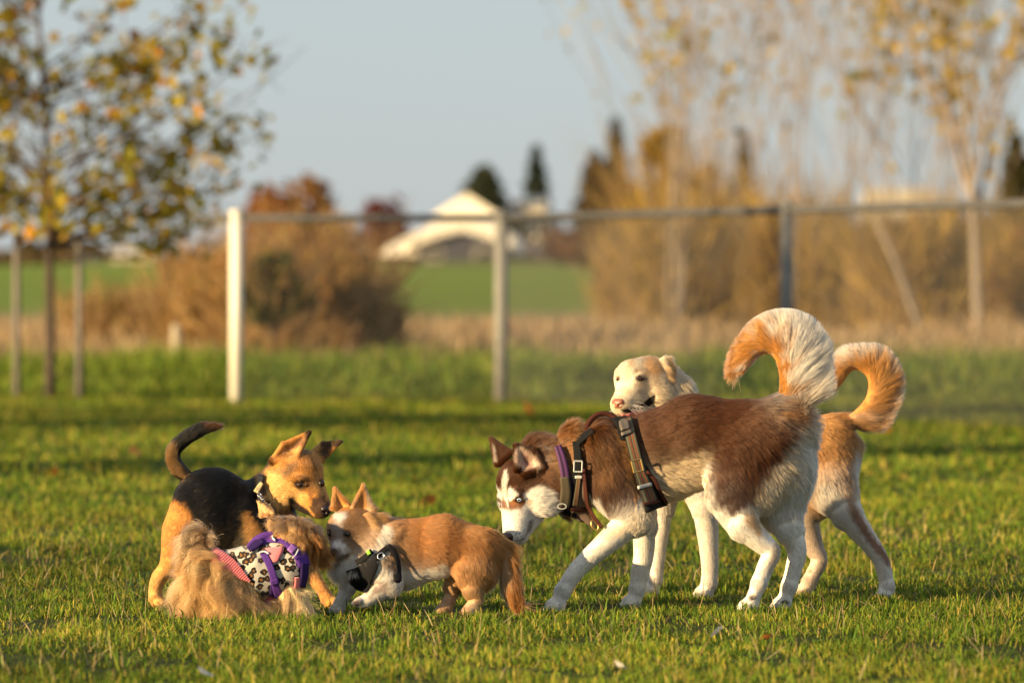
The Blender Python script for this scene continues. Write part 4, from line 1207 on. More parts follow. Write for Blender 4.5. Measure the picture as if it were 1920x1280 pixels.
# ================================================================== the brown and white husky
def build_husky():
    fd = Field(16.06)
    BR, WH, TAN, CREAM = (.076, .0265, .0095), (.78, .73, .65), (.55, .25, .06), (.80, .63, .41)
    fd.col = BR
    # trunk
    fd.fl, fd.lift = 12, .14
    fd.ell((1165, 876, 0), (74, 82, 62), flow=(1, .25, 0))
    fd.cone((1160, 868, 0), (1300, 825, 0), 73, 80, sw=.8, flow=(1, .12, 0))
    fd.cone((1300, 826, 0), (1440, 832, 0), 80, 78, sw=.85, flow=(1, .15, 0))
    fd.cone((1440, 834, 0), (1462, 862, 0), 78, 60, sw=.9, flow=(.6, .8, 0), fl=20, lift=.26)
    fd.ell((1140, 880, -42), (46, 84, 26), rot=-8, flow=(.3, 1, 0))
    fd.cone((1130, 818, 0), (1156, 819, 0), 29, 24, flow=(1, .1, 0))
    fd.cone((1210, 896, 0), (1310, 862, 0), 54, 46, flow=(1, .45, 0), fl=18, lift=.2, col=CREAM)
    # neck and ruff
    fd.fl, fd.lift = 16, .3
    fd.cone((1040, 888, -8), (1120, 872, 0), 60, 72, sw=.9, flow=(1, .25, 0), k=20)
    fd.ell((1012, 862, -6), (40, 42, 42), flow=(1, -.15, 0), fl=15)
    fd.cone((1071, 832, -4), (1066, 926, -14), 28, 34, flow=(.25, 1, -.1), fl=18, lift=.4)
    fd.cone((1074, 812, -8), (1070, 850, -14), 13, 26, flow=(0, -1, -.1), fl=14, lift=.3, k=8)
    # head
    fd.fl, fd.lift = 6, .22
    fd.ell((986, 900, -16), (44, 44, 42), flow=(.5, -.9, .2))
    fd.ell((964, 906, -24), (31, 40, 34), flow=(.2, -1, 0))
    fd.ell((1012, 937, -38), (32, 33, 26), flow=(1, .15, 0), fl=13, lift=.35)
    fd.ell((962, 936, 4), (26, 30, 26), flow=(.4, -1, .4), fl=8)
    fd.cone((973, 944, -30), (966, 1000, -50), 33, 23, flow=(.15, -1, .3), fl=3.5, k=10)
    fd.cone((996, 968, -30), (976, 1004, -44), 20, 13, flow=(.5, -.9, .2), fl=4, k=6)
    fd.ell((968, 927, -56), (13, 9, 9), k=8, flow=(.3, -1, 0), fl=4)
    # ears: the far one seen from behind its edge, the near one open towards us
    fd.chain([(934, 866, -12, 6), (926, 840, -8, 4)], fl=4, k=4)
    fd.tri((922, 824, -4), (933, 872, -16), (958, 850, -12), r=4.5, flow=(-.3, -1, 0), fl=4)
    A, B1, B2, M, T2 = (967, 836, -54), (969, 882, -62), (1014, 872, -58), (989, 874, -44), (996, 845, -52)
    for t in ((A, B1, M), (A, M, T2), (T2, M, B2)): fd.tri(*t, r=3.6, k=3, flow=(-.4, -1, 0), fl=4)
    fd.cone(A, T2, 4.4, 4.4, k=3, fl=4); fd.cone(T2, B2, 4.4, 5.5, k=3, fl=6); fd.cone(A, B1, 4.2, 4.6, k=3, fl=4)
    fd.cone((1008, 878, -52), (984, 892, -58), 10, 7, k=5, fl=7)
    # front legs
    fd.slim = .9
    fd.fl, fd.lift = 4.5, .1
    fd.col = WH
    fd.cone((1150, 912, -52), (1190, 968, -58), 41, 37, sw=.75, flow=(.3, 1, 0), fl=11, col=BR)
    fd.chain([(1190, 970, -58, 33), (1150, 1006, -60, 25), (1098, 1052, -62, 18.5), (1076, 1076, -63, 17), (1056, 1106, -64, 15.5)], sw=.9, k=10)
    fd.paw(1041, -64, (-1, -.25), 1.12, (1056, 1106, -64, 15))
    fd.cone((1196, 930, 36), (1208, 985, 40), 33, 25, sw=.8, fl=6)
    fd.chain([(1208, 985, 40, 24), (1207, 1040, 42, 20), (1201, 1068, 42, 18.5), (1195, 1104, 42, 15.5)], k=8)
    fd.paw(1184, 42, (-1, -.35), 1.1, (1195, 1104, 42, 15))
    # hind legs
    fd.ell((1398, 884, -34), (76, 92, 42), rot=14, flow=(.45, 1, 0), fl=11, lift=.16, col=BR, k=22)
    fd.cone((1366, 930, -52), (1394, 985, -56), 43, 31, sw=.7, flow=(.6, .9, 0), fl=6)
    fd.chain([(1394, 985, -56, 30), (1428, 1016, -54, 22), (1446, 1034, -54, 18.5), (1436, 1062, -56, 17), (1424, 1092, -58, 15.5)], k=8)
    fd.paw(1404, -58, (-1, -.2), 1.1, (1424, 1092, -58, 15))
    fd.ell((1462, 900, 14), (48, 80, 50), rot=8, flow=(.4, 1, 0), fl=24, lift=.3, k=22)
    fd.cone((1462, 940, 12), (1480, 992, 6), 42, 28, sw=.8, fl=9)
    fd.chain([(1480, 992, 6, 27), (1494, 1030, 4, 19.5), (1490, 1060, 2, 17), (1480, 1098, 0, 15.5)], k=8)
    fd.paw(1466, 0, (-1, -.5), 1.1, (1480, 1098, 0, 15))
    # tail
    fd.slim = 1.
    tail = [(1466, 792, 0, 24), (1479, 758, 0, 20), (1484, 725, 0, 20), (1485, 696, 0, 22), (1478, 670, 0, 22), (1461, 650, 0, 20), (1438, 644, 0, 18), (1417, 653, 0, 15), (1402, 670, 0, 12), (1391, 690, 0, 7)]
    fd.chain(tail, k=6, fl=45, lift=.4, col=WH)
    fd.lids(973.5, 936.5, 9, 5.2, -1.5, col=(.05, .02, .01))
    root = empty('dog', (fd.world(np.array([[1300, 1140, 0]]))[0][0], fd.d0, 0), 'brown and white husky in a striped harness, head lowered and bushy tail curled up', 'dog')
    T = np.array([t[:3] for t in tail]); hook = np.array([1432, 706.])
    def near_tail(V):
        d = np.min(np.linalg.norm(V[:, None, :] - T[None], axis=2), axis=1)
        return (1 - smooth01(d, 30, 44)) * smooth01(-V[:, 1], -800, -768)
    def col(V, C):
        C = paint(V, C, [(1212, 886), (1260, 868), (1300, 850), (1320, 842), (1318, 930), (1290, 960), (1230, 990), (1190, 980)], CREAM, 14, 12, 8, .9)
        C = paint(V, C, [(1316, 866), (1330, 868), (1322, 900), (1328, 940), (1350, 972), (1310, 990), (1310, 920)], WH, 7, 6, 5, .85)
        C = paint(V, C, [(1470, 812), (1500, 770), (1545, 800), (1560, 1010), (1440, 1010), (1425, 975), (1396, 956), (1412, 925), (1428, 890), (1452, 850)], (.70, .59, .45), 14, 16, 6)
        C = paint(V, C, [(1490, 830), (1545, 800), (1560, 1010), (1440, 1010), (1440, 960), (1480, 900)], WH, 10, 10, 8)
        C = paint(V, C, [(1300, 950), (1340, 952), (1385, 972), (1425, 985), (1480, 990), (1560, 1000), (1560, 1200), (1280, 1200)], WH, 6, 5, 7)
        C = paint(V, C, [(1392, 960), (1412, 958), (1432, 990), (1420, 1006), (1400, 985)], (.5, .29, .1), 7, 6, 6, .8, (-200, -20))
        C = paint(V, C, [(1452, 1010), (1468, 1020), (1452, 1070), (1440, 1070)], (.45, .29, .16), 6, 4, 5, .55, (-200, -20))
        C = paint(V, C, [(1337, 850), (1329, 900), (1340, 944), (1366, 958), (1388, 958), (1408, 935), (1420, 895), (1446, 850), (1468, 808), (1345, 810)], BR, 13, 12, 6, .92, (-200, 0))
        # shoulder and forearm
        C = paint(V, C, [(1100, 924), (1118, 918), (1138, 965), (1150, 990), (1120, 990), (1104, 960)], WH, 4, 3, 6)
        C = paint(V, C, [(1150, 982), (1185, 972), (1200, 925), (1225, 975), (1235, 1010), (1000, 1210), (1000, 1060), (1120, 990)], (.74, .64, .5), 6, 5, 6)
        C = paint(V, C, [(1110, 1010), (1215, 1000), (1215, 1200), (1000, 1200), (1000, 1080)], WH, 8, 4, 6)
        C = paint(V, C, [(1165, 945), (1240, 945), (1240, 1200), (1165, 1200)], WH, 6, 4, 7, 1, (5, 200))
        C = paint(V, C, [(1146, 800), (1170, 800), (1190, 855), (1206, 920), (1192, 935), (1166, 880)], (.36, .17, .055), 8, 8, 6, .9, (-200, 0))
        C = paint(V, C, [(1100, 800), (1140, 830), (1150, 900), (1120, 905), (1105, 870)], (.2, .09, .03), 14, 8, 8, .6, (-200, 0))
        C = paint(V, C, [(1045, 790), (1086, 790), (1082, 960), (1050, 960)], (.27, .115, .04), 7, 5, 6, .9)
        C = paint(V, C, [(1000, 812), (1050, 812), (1056, 950), (1036, 955), (1030, 880), (1012, 850)], (.24, .12, .055), 8, 6, 6, .85)
        C = paint(V, C, [(1002, 838), (1018, 840), (1022, 870), (1010, 866)], (.35, .3, .26), 6, 5, 5, .7)
        # face
        HB = (.085, .032, .013)
        C = paint(V, C, [(915, 815), (1010, 840), (1030, 880), (1028, 905), (1006, 915), (985, 928), (960, 925), (930, 940), (920, 900)], HB, 5, 3, 6)
        C = paint(V, C, [(1004, 912), (1026, 918), (1040, 950), (1034, 975), (1000, 1000), (985, 1030), (925, 1030), (930, 960), (940, 955), (960, 958), (985, 945), (982, 928)], WH, 3.5, 2.5, 5)
        C = paint(V, C, [(926, 918), (932, 914), (944, 930), (945, 950), (938, 955), (929, 940)], WH, 2.5, 1.5, 4)
        C = paint(V, C, [(944, 888), (949, 887), (952, 900), (950, 925), (954, 950), (952, 962), (946, 955), (942, 925), (941, 905)], WH, 2, 1.2, 4)
        C = paint(V, C, [(951, 924), (956, 915), (966, 922), (972, 928), (966, 936), (957, 942), (952, 935)], WH, 2.2, 1.2, 4)
        C = paint(V, C, [(943, 935), (950, 945), (953, 957), (944, 956), (940, 947)], (.2, .08, .03), 2.5, 1, 4, .9)
        C = paint(V, C, [(954, 942), (964, 934), (982, 934), (984, 944), (975, 956), (962, 956), (955, 950)], (.24, .1, .04), 4, 2, 4, .9)
        C = dab(V, C, (991, 943), (6, 8), (.45, .3, .17), .6)
        C = dab(V, C, (973.5, 936.5), (10.5, 8), (.03, .014, .008), 1, .75)
        C = dab(V, C, (938, 944), (5, 6), (.06, .028, .014), .9, .5)
        # near ear: pale inside, dark edge
        C = paint(V, C, [(966, 842), (975, 840), (1000, 858), (1009, 870), (996, 884), (978, 882), (966, 868)], (.6, .45, .36), 3, 1.5, 4, 1, (-200, -40))
        C = paint(V, C, [(978, 854), (990, 862), (1000, 876), (992, 884), (982, 872)], (.32, .16, .12), 4, 2, 4, .8, (-200, -40))
        C = paint(V, C, [(924, 836), (929, 840), (934, 868), (928, 870)], (.6, .5, .42), 2.5, 1, 4, .7)
        # muzzle: grey freckles and lip
        for q in range(26):
            a = np.random.default_rng(q).random(2)
            C = dab(V, C, (962 + a[0] * 22, 992 + a[1] * 22), 1.3, (.12, .08, .08), .8)
        C = dab(V, C, (952, 1000), (10, 16), (.5, .42, .4), .5)
        C = paint(V, C, [(990, 980), (998, 976), (996, 992), (984, 1010), (974, 1018), (974, 1014), (984, 1004)], (.1, .06, .05), 2.5, 1, 4, .75)
        # dark pads at the paws' undersides
        for q in ((1412, 1119, -70), (1474, 1128, -12)): C = dab(V, C, q[:2], (11, 6), (.05, .025, .016), .9, .5)
        # tail: tan on the inner side of its curl
        tn = [(1450, 772), (1450, 700), (1440, 670), (1420, 668), (1395, 692), (1378, 712), (1366, 690), (1378, 664), (1398, 640), (1428, 624), (1456, 632), (1474, 662), (1480, 700), (1478, 745), (1482, 772)]
        C = paint(V, C, tn, TAN, 13, 15, 6)
        C = paint(V, C, [(1446, 745), (1478, 752), (1490, 772), (1486, 790), (1446, 786)], (.16, .065, .022), 14, 8, 7, .8)
        return C
    def tune(A):
        V, t = A['V'], near_tail(A['V'])
        rad = V[:, :2] - hook; rd = np.linalg.norm(rad, axis=1); rad = rad / rd[:, None]
        side = np.clip((A['N'][:, :2] * rad).sum(1), -1, 1)
        seg = T[1:] - T[:-1]
        mid = (T[1:] + T[:-1]) / 2
        j = np.argmin(np.linalg.norm(V[:, None] - mid[None], axis=2), axis=1)
        along = seg[j] / np.linalg.norm(seg[j], axis=1, keepdims=True)
        out = np.concatenate([rad, np.zeros((len(V), 1))], 1)
        f = along * .8 + out * (.2 + .6 * np.clip(side + .35, 0, 1))[:, None]
        A['flow'] = A['flow'] * (1 - t)[:, None] + f * t[:, None]
        around = np.degrees(np.arctan2(-(V[:, 1] - hook[1]), V[:, 0] - hook[0]))       # 0 right of the curl, 90 above, 180 left
        ln = 11 + (34 - 25 * smooth01(around, 15, 105)) * np.clip(side * .8 + .4, 0, 1)
        tipd = np.linalg.norm(V - T[-1], axis=1)
        ln = np.where(tipd < 50, np.minimum(ln, 26), ln)
        A['fl'] = A['fl'] * (1 - t) + ln * t
        A['lift'] = A['lift'] * (1 - t) + (.1 + .32 * np.clip(side, 0, 1)) * t
        A['dens'] *= 1 + 1.6 * t
        m = np.linalg.norm(V - np.array([952, 1009, -70]), axis=1)
        A['fl'] *= smooth01(m, 6, 60) * .75 + .25
        for c in ((973.5, 936.5),): A['dens'][np.hypot(V[:, 0] - c[0], V[:, 1] - c[1]) < 7.5] = 0
    strap_zone = [band([(1082, 828), (1084, 870), (1082, 905), (1074, 940), (1068, 966)], [20, 24, 28, 32, 32]), band([(1172, 770), (1181, 812), (1194, 862), (1208, 905), (1222, 945)], [28, 28, 30, 36, 44]),
                  ([(1086, 905), (1072, 955), (1072, 970)], [(1098, 900), (1108, 960), (1124, 992)]), band([(1046, 836), (1060, 890), (1058, 952)], [18, 22, 24]), ([(1140, 770), (1158, 800), (1164, 822)], [(1166, 766), (1184, 796), (1186, 828)])]
    def tune2(A): tune(A); strip_mask(A, strap_zone)
    body, fur = grow(fd, root, col, tune=tune2, seed=21, K=5, lenvar=.34, rough=.17, vary=.2)
    e = fd.front(973.5, 936.5); sphere_part('eye', root, fd, (973.5, 936.5, e + 4.8), 7.8, (-.12, .12, -1), [M_PUPIL, M_ICEEYE, M_RIM], (.3, .74), squash=(1, .72, 1))
    e = fd.front(939, 944); sphere_part('eye', root, fd, (939.5, 944, (e if e is not None else -20) + 4), 5.5, (-1, .2, -.4), [M_PUPIL, M_ICEEYE, M_RIM], (.3, .78))
    nose_part(root, fd, (951.5, 1008, -64), 13.5, (-.45, .45, -.75), M_NOSE_PLUM)
    # ---- collar and harness
    M_PURPLE = stripe_mat('purple_collar_webbing', [(0, (.03, .01, .045)), (.25, (.09, .03, .11)), (.5, (.03, .012, .04)), (.75, (.1, .04, .12))])
    M_OLIVE = mat('olive_leather', (.075, .06, .035), rough=.65, bump=(220, .2, .001))
    M_PLAID = stripe_mat('striped_harness_webbing', [(0, (.03, .02, .015)), (.08, (.11, .105, .06)), (.26, (.19, .06, .028)), (.4, (.11, .1, .06)), (.5, (.03, .025, .02)), (.56, (.19, .06, .028)), (.7, (.11, .105, .06)), (.92, (.02, .015, .012))])
    M_BROWNTRIM = mat('rust_brown_trim', (.06, .019, .012), rough=.85, spec=.15, bump=(300, .3, .001))
    M_TAUPE = mat('taupe_mesh_cloth', (.13, .09, .07), rough=.9, spec=.1, bump=(500, .5, .001))
    M_BLACKWEB = mat('black_webbing', (.010, .010, .011), rough=.9, spec=.12, bump=(350, .4, .001))
    M_BRASS = mat('brass', (.62, .42, .14), rough=.3, metal=1.)
    M_GREYWEB = mat('grey_reflective_tape', (.42, .44, .42), rough=.4)
    M_GREYPLAST = mat('grey_plastic', (.12, .10, .08), rough=.45)
    bloc = tuple(root.location)
    col_o, _ = drape('collar', root, fd, *band([(1046, 836), (1054, 860), (1060, 890), (1062, 925), (1058, 952)], [14, 17, 18, 20, 20]), M_PURPLE, off=8, thick=1.8)
    drape('leather_tag', col_o, fd, *band([(1058, 894), (1061, 920), (1058, 950)], [17, 20, 18]), M_OLIVE, off=11.5, thick=1.8)
    drape('collar', root, fd, *band([(1046, 836), (1054, 860), (1060, 890), (1062, 925), (1058, 952)], [14, 17, 18, 20, 20]), M_PURPLE, off=8, thick=1.8, far=True)
    ring_part('ring', col_o, fd, 1054, 949, fd.front(1054, 945, 18) or -60, 8, 5, 1, M_GREYWEB)
    hs, _ = drape('harness', root, fd, *band([(1080, 828), (1083, 850), (1084, 880), (1080, 905), (1074, 940), (1068, 966)], [13, 15, 18, 20, 22, 24]), M_BLACKWEB, off=7, thick=1.8)
    drape('chest_panel', hs, fd, [(1086, 905), (1080, 935), (1072, 955), (1072, 968), (1088, 976)], [(1096, 900), (1098, 935), (1104, 962), (1116, 982), (1120, 990)], M_TAUPE, off=8, thick=1.6)
    drape('chest_strap', hs, fd, *band([(1086, 890), (1083, 915), (1078, 948)], [9, 10, 11]), M_PLAID, off=10.5, thick=2)
    drape('trim', hs, fd, *band([(1094, 878), (1098, 915), (1102, 945), (1112, 968), (1128, 988)], 6), M_BROWNTRIM, off=10, thick=1.8)
    drape('trim', hs, fd, *band([(1070, 954), (1085, 956), (1100, 956)], 5), M_BROWNTRIM, off=11.5, thick=1.6, n=10)
    drape('reflective_tape', hs, fd, *band([(1078, 894), (1092, 894)], 5), M_GREYWEB, off=11.5, thick=1.6, n=6)
    w = fd.front(1084, 873, 18) or -60
    frame_part('buckle', hs, fd, 1084, 874, w - 1, 7.5, 10, 2, 1.5, M_GREYWEB)
    # saddle handle over the withers
    drape('back_strap', hs, fd, *band([(1082, 828), (1096, 818), (1112, 806)], [14, 12, 10]), M_BLACKWEB, off=7, thick=1.8, n=12)
    mb = MB(); pts = [(1098, 812, -26), (1104, 792, -18), (1118, 778, -12), (1136, 775, -8), (1152, 782, -8), (1162, 796, -14)]
    pts = resample(pts, 16); mb.tube(fd.world(pts) - np.array(bloc), 5.2 / fd.sc, 8); mb.build('handle', M_BROWNTRIM, hs, smooth=True)
    drape('saddle', hs, fd, [(1142, 786), (1150, 790), (1158, 804), (1164, 824)], [(1166, 782), (1180, 783), (1184, 800), (1186, 828)], M_BLACKWEB, off=7, thick=2.4, n=14)
    g1, _ = drape('girth_strap', hs, fd, *band([(1174, 784), (1181, 812), (1194, 862), (1208, 905), (1222, 945)], [22, 22, 23, 25, 27]), M_PLAID, off=8, thick=1.8, n=28)
    drape('girth_panel', hs, fd, [(1186, 868), (1194, 900), (1204, 930), (1212, 962)], [(1212, 872), (1228, 898), (1240, 928), (1252, 946)], M_BLACKWEB, off=7, thick=1.8, n=16)
    drape('trim', hs, fd, *band([(1212, 884), (1226, 897), (1238, 922), (1250, 944)], 7), M_BROWNTRIM, off=10, thick=1.8, n=16)
    drape('trim', hs, fd, *band([(1206, 944), (1222, 943), (1236, 938)], 5), M_BROWNTRIM, off=11, thick=1.8, n=10)
    drape('reflective_tape', hs, fd, *band([(1196, 914), (1210, 910), (1222, 907)], 6), M_GREYWEB, off=11.5, thick=1.6, n=8)
    w = fd.front(1194, 873, 20) or -70
    frame_part('buckle', hs, fd, 1195, 873, w - 1, 9, 11, -14, 1.6, M_BRASS)
    drape('clip', hs, fd, *band([(1169, 789), (1171, 798), (1173, 806)], [18, 19, 17]), M_GREYPLAST, off=11.5, thick=3.5, n=10)
    drape('clip', hs, fd, *band([(1174, 808), (1176, 814)], [21, 21]), M_GREYPLAST, off=11, thick=2.4, n=6)
    w = fd.front(1114, 975, 16) or -50
    ring_part('ring', hs, fd, 1115, 984, w - 1, 6, 10, 1.6, M_BRASS, -25)
    return root, fd
build_husky()
# ================================================================== the cream and golden dog behind the husky
def build_golden():
    fd = Field(16.72)
    CR, GO, WH = (.70, .57, .39), (.52, .25, .07), (.74, .68, .60)
    fd.col = GO
    fd.fl, fd.lift = 11, .16
    # trunk (mostly behind the husky)
    fd.cone((1276, 850, 0), (1400, 850, 0), 78, 72, sw=.8, flow=(1, .1, 0))
    fd.cone((1400, 850, 0), (1545, 846, 0), 70, 62, sw=.9, flow=(1, .25, 0))
    fd.ell((1560, 850, 0), (46, 70, 52), rot=-18, flow=(.35, 1, 0))
    fd.ell((1545, 880, -30), (56, 82, 32), rot=-22, flow=(.3, 1, 0))
    fd.ell((1530, 890, 34), (54, 76, 32), rot=-8, flow=(.2, 1, 0))
    fd.cone((1262, 772, -6), (1280, 836, 0), 42, 62, flow=(.3, 1, 0), fl=16, lift=.25, col=CR)
    # head
    fd.col = CR
    fd.fl, fd.lift = 5, .14
    fd.ell((1216, 712, -10), (46, 44, 44), flow=(.6, -.8, .3))
    fd.ell((1186, 712, -26), (34, 38, 34), flow=(.5, -.9, .3))
    fd.ell((1232, 738, -20), (36, 34, 36), flow=(1, .3, .1), fl=8)
    fd.ell((1186, 740, 4), (26, 26, 28), flow=(.5, -.6, .5))
    fd.cone((1188, 732, -36), (1168, 758, -58), 32, 23, flow=(.6, -.8, .4), fl=3.2, k=10)
    fd.cone((1190, 754, -50), (1176, 764, -58), 19, 15, flow=(.8, -.3, .4), fl=3.2, k=6)
    fd.cone((1174, 760, -38), (1166, 764, -50), 16, 13, flow=(.8, -.3, .4), fl=3.2, k=6)
    fd.ell((1202, 700, -48), (14, 7, 8), k=6, flow=(.6, -.8, 0), fl=4)
    fd.ell((1164, 700, -34), (10, 7, 8), k=6, flow=(.6, -.8, 0), fl=4)
    fd.cone((1226, 762, -14), (1186, 786, -36), 24, 13, flow=(.9, -.3, .2), fl=5, k=6)       # lower jaw
    fd.cone((1226, 742, -56), (1192, 768, -66), 3.5, 4.5, k=3, cut=True)                     # open mouth
    fd.cone((1192, 768, -66), (1164, 771, -64), 4., 2, k=3, cut=True)
    fd.cone((1246, 708, 10), (1264, 756, 2), 26, 40, flow=(.5, 1, 0), fl=15, lift=.25)        # nape
    fd.ell((1264, 726, -8), (22, 26, 22), flow=(.7, .7, 0), fl=24, lift=.3)
    # ears, folded back
    fd.tri((1240, 676, -24), (1254, 708, -38), (1262, 686, -20), r=4, k=5, fl=7, flow=(.6, .6, 0))
    fd.tri((1243, 673, -20), (1254, 672, -16), (1260, 704, -28), r=4, k=5, fl=8, flow=(.5, .7, 0))
    fd.tri((1240, 680, -28), (1250, 690, -36), (1268, 736, -30), r=4, k=5, fl=10, flow=(.4, 1, 0))
    # front legs
    fd.slim = .9
    fd.fl, fd.lift, fd.col = 5, .12, WH
    fd.cone((1300, 880, -30), (1322, 950, -36), 40, 27, sw=.8)
    fd.chain([(1322, 950, -36, 26), (1328, 1010, -36, 20), (1331, 1060, -36, 16.5), (1330, 1090, -36, 15)], k=8, fl=5)
    fd.paw(1320, -36, (-1, -.4), 1.05, (1330, 1090, -36, 14))
    fd.cone((1258, 880, 30), (1244, 950, 34), 36, 22, sw=.8)
    fd.chain([(1244, 950, 34, 20), (1238, 1010, 34, 15), (1232, 1060, 34, 13.5), (1229, 1085, 34, 13)], k=8)
    fd.paw(1219, 34, (-1, -.4), 1.0, (1229, 1085, 34, 13))
    # hind legs
    fd.cone((1556, 905, -34), (1588, 962, -42), 48, 30, sw=.75, flow=(.5, 1, 0), fl=8)
    fd.chain([(1588, 962, -42, 30), (1622, 1006, -46, 21), (1648, 1042, -48, 16), (1658, 1070, -48, 14.5), (1664, 1098, -48, 13.5)], k=8)
    fd.paw(1660, -48, (-.75, -.8), .98, (1664, 1098, -48, 13))
    fd.cone((1520, 925, 36), (1508, 970, 40), 42, 29, sw=.75, flow=(0, 1, 0), fl=7, col=(.5, .36, .24))
    fd.chain([(1508, 970, 40, 28), (1524, 1020, 42, 20), (1536, 1048, 42, 16), (1526, 1074, 42, 14.5), (1518, 1090, 42, 13.5)], k=8, col=(.62, .5, .4))
    fd.paw(1508, 42, (-1, -.3), .98, (1518, 1088, 42, 13), col=(.62, .5, .4))
    fd.slim = 1.
    tail = [(1566, 800, 0, 18), (1592, 792, 0, 13), (1620, 774, 0, 13.5), (1638, 750, 0, 14), (1645, 724, 0, 14.5), (1639, 699, 0, 14.5), (1622, 682, 0, 14.5), (1602, 677, 0, 14.5), (1583, 687, 0, 14.5), (1571, 705, 0, 12), (1562, 724, 0, 7)]
    fd.chain(tail, k=5, fl=20, lift=.35, col=GO)
    T = np.array([t[:3] for t in tail]); hook = np.array([1606, 728.])
    fd.lids(1199, 710.5, 9, 4.6, 1., col=(.2, .11, .05))
    root = empty('dog', (fd.world(np.array([[1400, 1120, 0]]))[0][0], fd.d0, 0), 'cream and golden dog with a pink nose, standing behind the husky', 'dog')
    def col(V, C):
        C = paint(V, C, [(1275, 900), (1400, 915), (1500, 920), (1500, 1000), (1270, 1000)], WH, 12, 8, 8)
        C = paint(V, C, [(1530, 902), (1556, 900), (1590, 960), (1620, 1010), (1700, 1060), (1700, 1200), (1600, 1200), (1520, 1000)], WH, 9, 6, 8, 1, (-200, 0))
        C = paint(V, C, [(1598, 840), (1640, 880), (1640, 960), (1612, 945), (1600, 900)], WH, 9, 6, 8)
        C = paint(V, C, [(1590, 935), (1606, 950), (1640, 1010), (1668, 1040), (1672, 1062), (1655, 1048), (1620, 1010), (1596, 970)], (.26, .11, .05), 5, 4, 6, .9, (-200, 0))
        C = paint(V, C, [(1575, 870), (1598, 890), (1606, 950), (1590, 960)], (.42, .24, .12), 10, 6, 8, .7, (-200, 0))
        # face
        C = paint(V, C, [(1150, 690), (1178, 672), (1198, 680), (1196, 712), (1186, 740), (1170, 750), (1150, 740)], (.78, .68, .5), 8, 5, 7, .9)
        C = paint(V, C, [(1204, 672), (1218, 666), (1234, 676), (1240, 700), (1226, 708), (1212, 702)], (.56, .32, .13), 6, 5, 6, .85)
        C = paint(V, C, [(1172, 668), (1186, 664), (1188, 686), (1178, 688)], (.62, .42, .2), 5, 4, 6, .6)
        C = paint(V, C, [(1236, 682), (1250, 676), (1266, 720), (1250, 716)], (.42, .27, .13), 5, 4, 5, .7)
        C = paint(V, C, [(1242, 672), (1258, 670), (1264, 700), (1252, 705)], (.6, .34, .1), 4, 4, 5, .8)
        C = paint(V, C, [(1246, 693), (1258, 700), (1261, 708), (1250, 702)], (.12, .05, .03), 2.5, 1, 5, .8)
        C = dab(V, C, (1198.5, 710), (11, 6.5), (.06, .03, .015), .95, .5)
        C = dab(V, C, (1209, 711), (6, 3), (.1, .05, .03), .8, .5)
        C = dab(V, C, (1192, 697), (7, 6), (.3, .17, .08), .7, .3)
        C = dab(V, C, (1159, 711.5), (5.5, 5), (.07, .035, .02), .95, .5)
        C = paint(V, C, [(1186, 712), (1189, 712), (1192, 728), (1202, 738), (1198, 739), (1188, 728)], (.34, .22, .12), 2.5, 1, 5, .6)
        C = dab(V, C, (1172, 735), (14, 9), (.55, .36, .18), .5, .2)
        C = paint(V, C, [(1230, 738), (1222, 741), (1206, 755), (1192, 763), (1176, 766), (1162, 767), (1164, 773), (1190, 776), (1206, 769), (1228, 754)], (.012, .007, .007), 1.8, .5, 5, 1)
        for q in range(16):
            a = np.random.default_rng(q + 50).random(2)
            C = dab(V, C, (1178 + a[0] * 18, 752 + a[1] * 16), 1.2, (.14, .09, .06), .7)
        C = paint(V, C, [(1150, 775), (1170, 778), (1190, 782), (1190, 796), (1160, 796)], (.3, .13, .1), 4, 1, 5, .6)
        # tail: white along the outer fringe
        rad = np.hypot(V[:, 0] - hook[0], V[:, 1] - hook[1])
        m = smooth01(rad + (vnoise(V, 8, 4) - .5) * 10, 46, 62) * smooth01(-V[:, 1], -812, -790) * (V[:, 0] > 1575) * (1 - .75 * smooth01(V[:, 1], 760, 790) * (V[:, 0] < 1640))
        C = C * (1 - m[:, None] * .85) + np.array(WH) * m[:, None] * .85
        C = paint(V, C, [(1555, 780), (1600, 785), (1610, 800), (1590, 820), (1560, 830)], (.4, .19, .06), 8, 5, 7, .7)
        return C
    def tune(A):
        V = A['V']
        d = np.min(np.linalg.norm(V[:, None, :] - T[None, 1:], axis=2), axis=1)
        t = (1 - smooth01(d, 22, 32)) * smooth01(V[:, 0], 1545, 1556) * smooth01(-V[:, 1], -815, -796)
        rad = V[:, :2] - hook; rad = rad / np.linalg.norm(rad, axis=1, keepdims=True)
        side = np.clip((A['N'][:, :2] * rad).sum(1), -1, 1)
        seg = T[1:] - T[:-1]; mid = (T[1:] + T[:-1]) / 2
        j = np.argmin(np.linalg.norm(V[:, None] - mid[None], axis=2), axis=1)
        along = seg[j] / np.linalg.norm(seg[j], axis=1, keepdims=True)
        out = np.concatenate([rad, np.zeros((len(V), 1))], 1)
        f = along * .85 + out * (.15 + .6 * np.clip(side + .3, 0, 1))[:, None]
        A['flow'] = A['flow'] * (1 - t)[:, None] + f * t[:, None]
        around = np.degrees(np.arctan2(-(V[:, 1] - hook[1]), V[:, 0] - hook[0]))
        ln = 9 + (19 - 11 * smooth01(around, 20, 80)) * np.clip(side * .8 + .35, 0, 1)
        A['fl'] = A['fl'] * (1 - t) + ln * t
        A['lift'] = A['lift'] * (1 - t) + (.1 + .3 * np.clip(side, 0, 1)) * t
        A['dens'] *= 1 + 1.2 * t
        A['dens'][poly_sd(V[:, :2], [(1231, 737), (1222, 740), (1192, 763), (1162, 767), (1164, 775), (1190, 778), (1206, 772), (1230, 756)]) < 0] *= .05
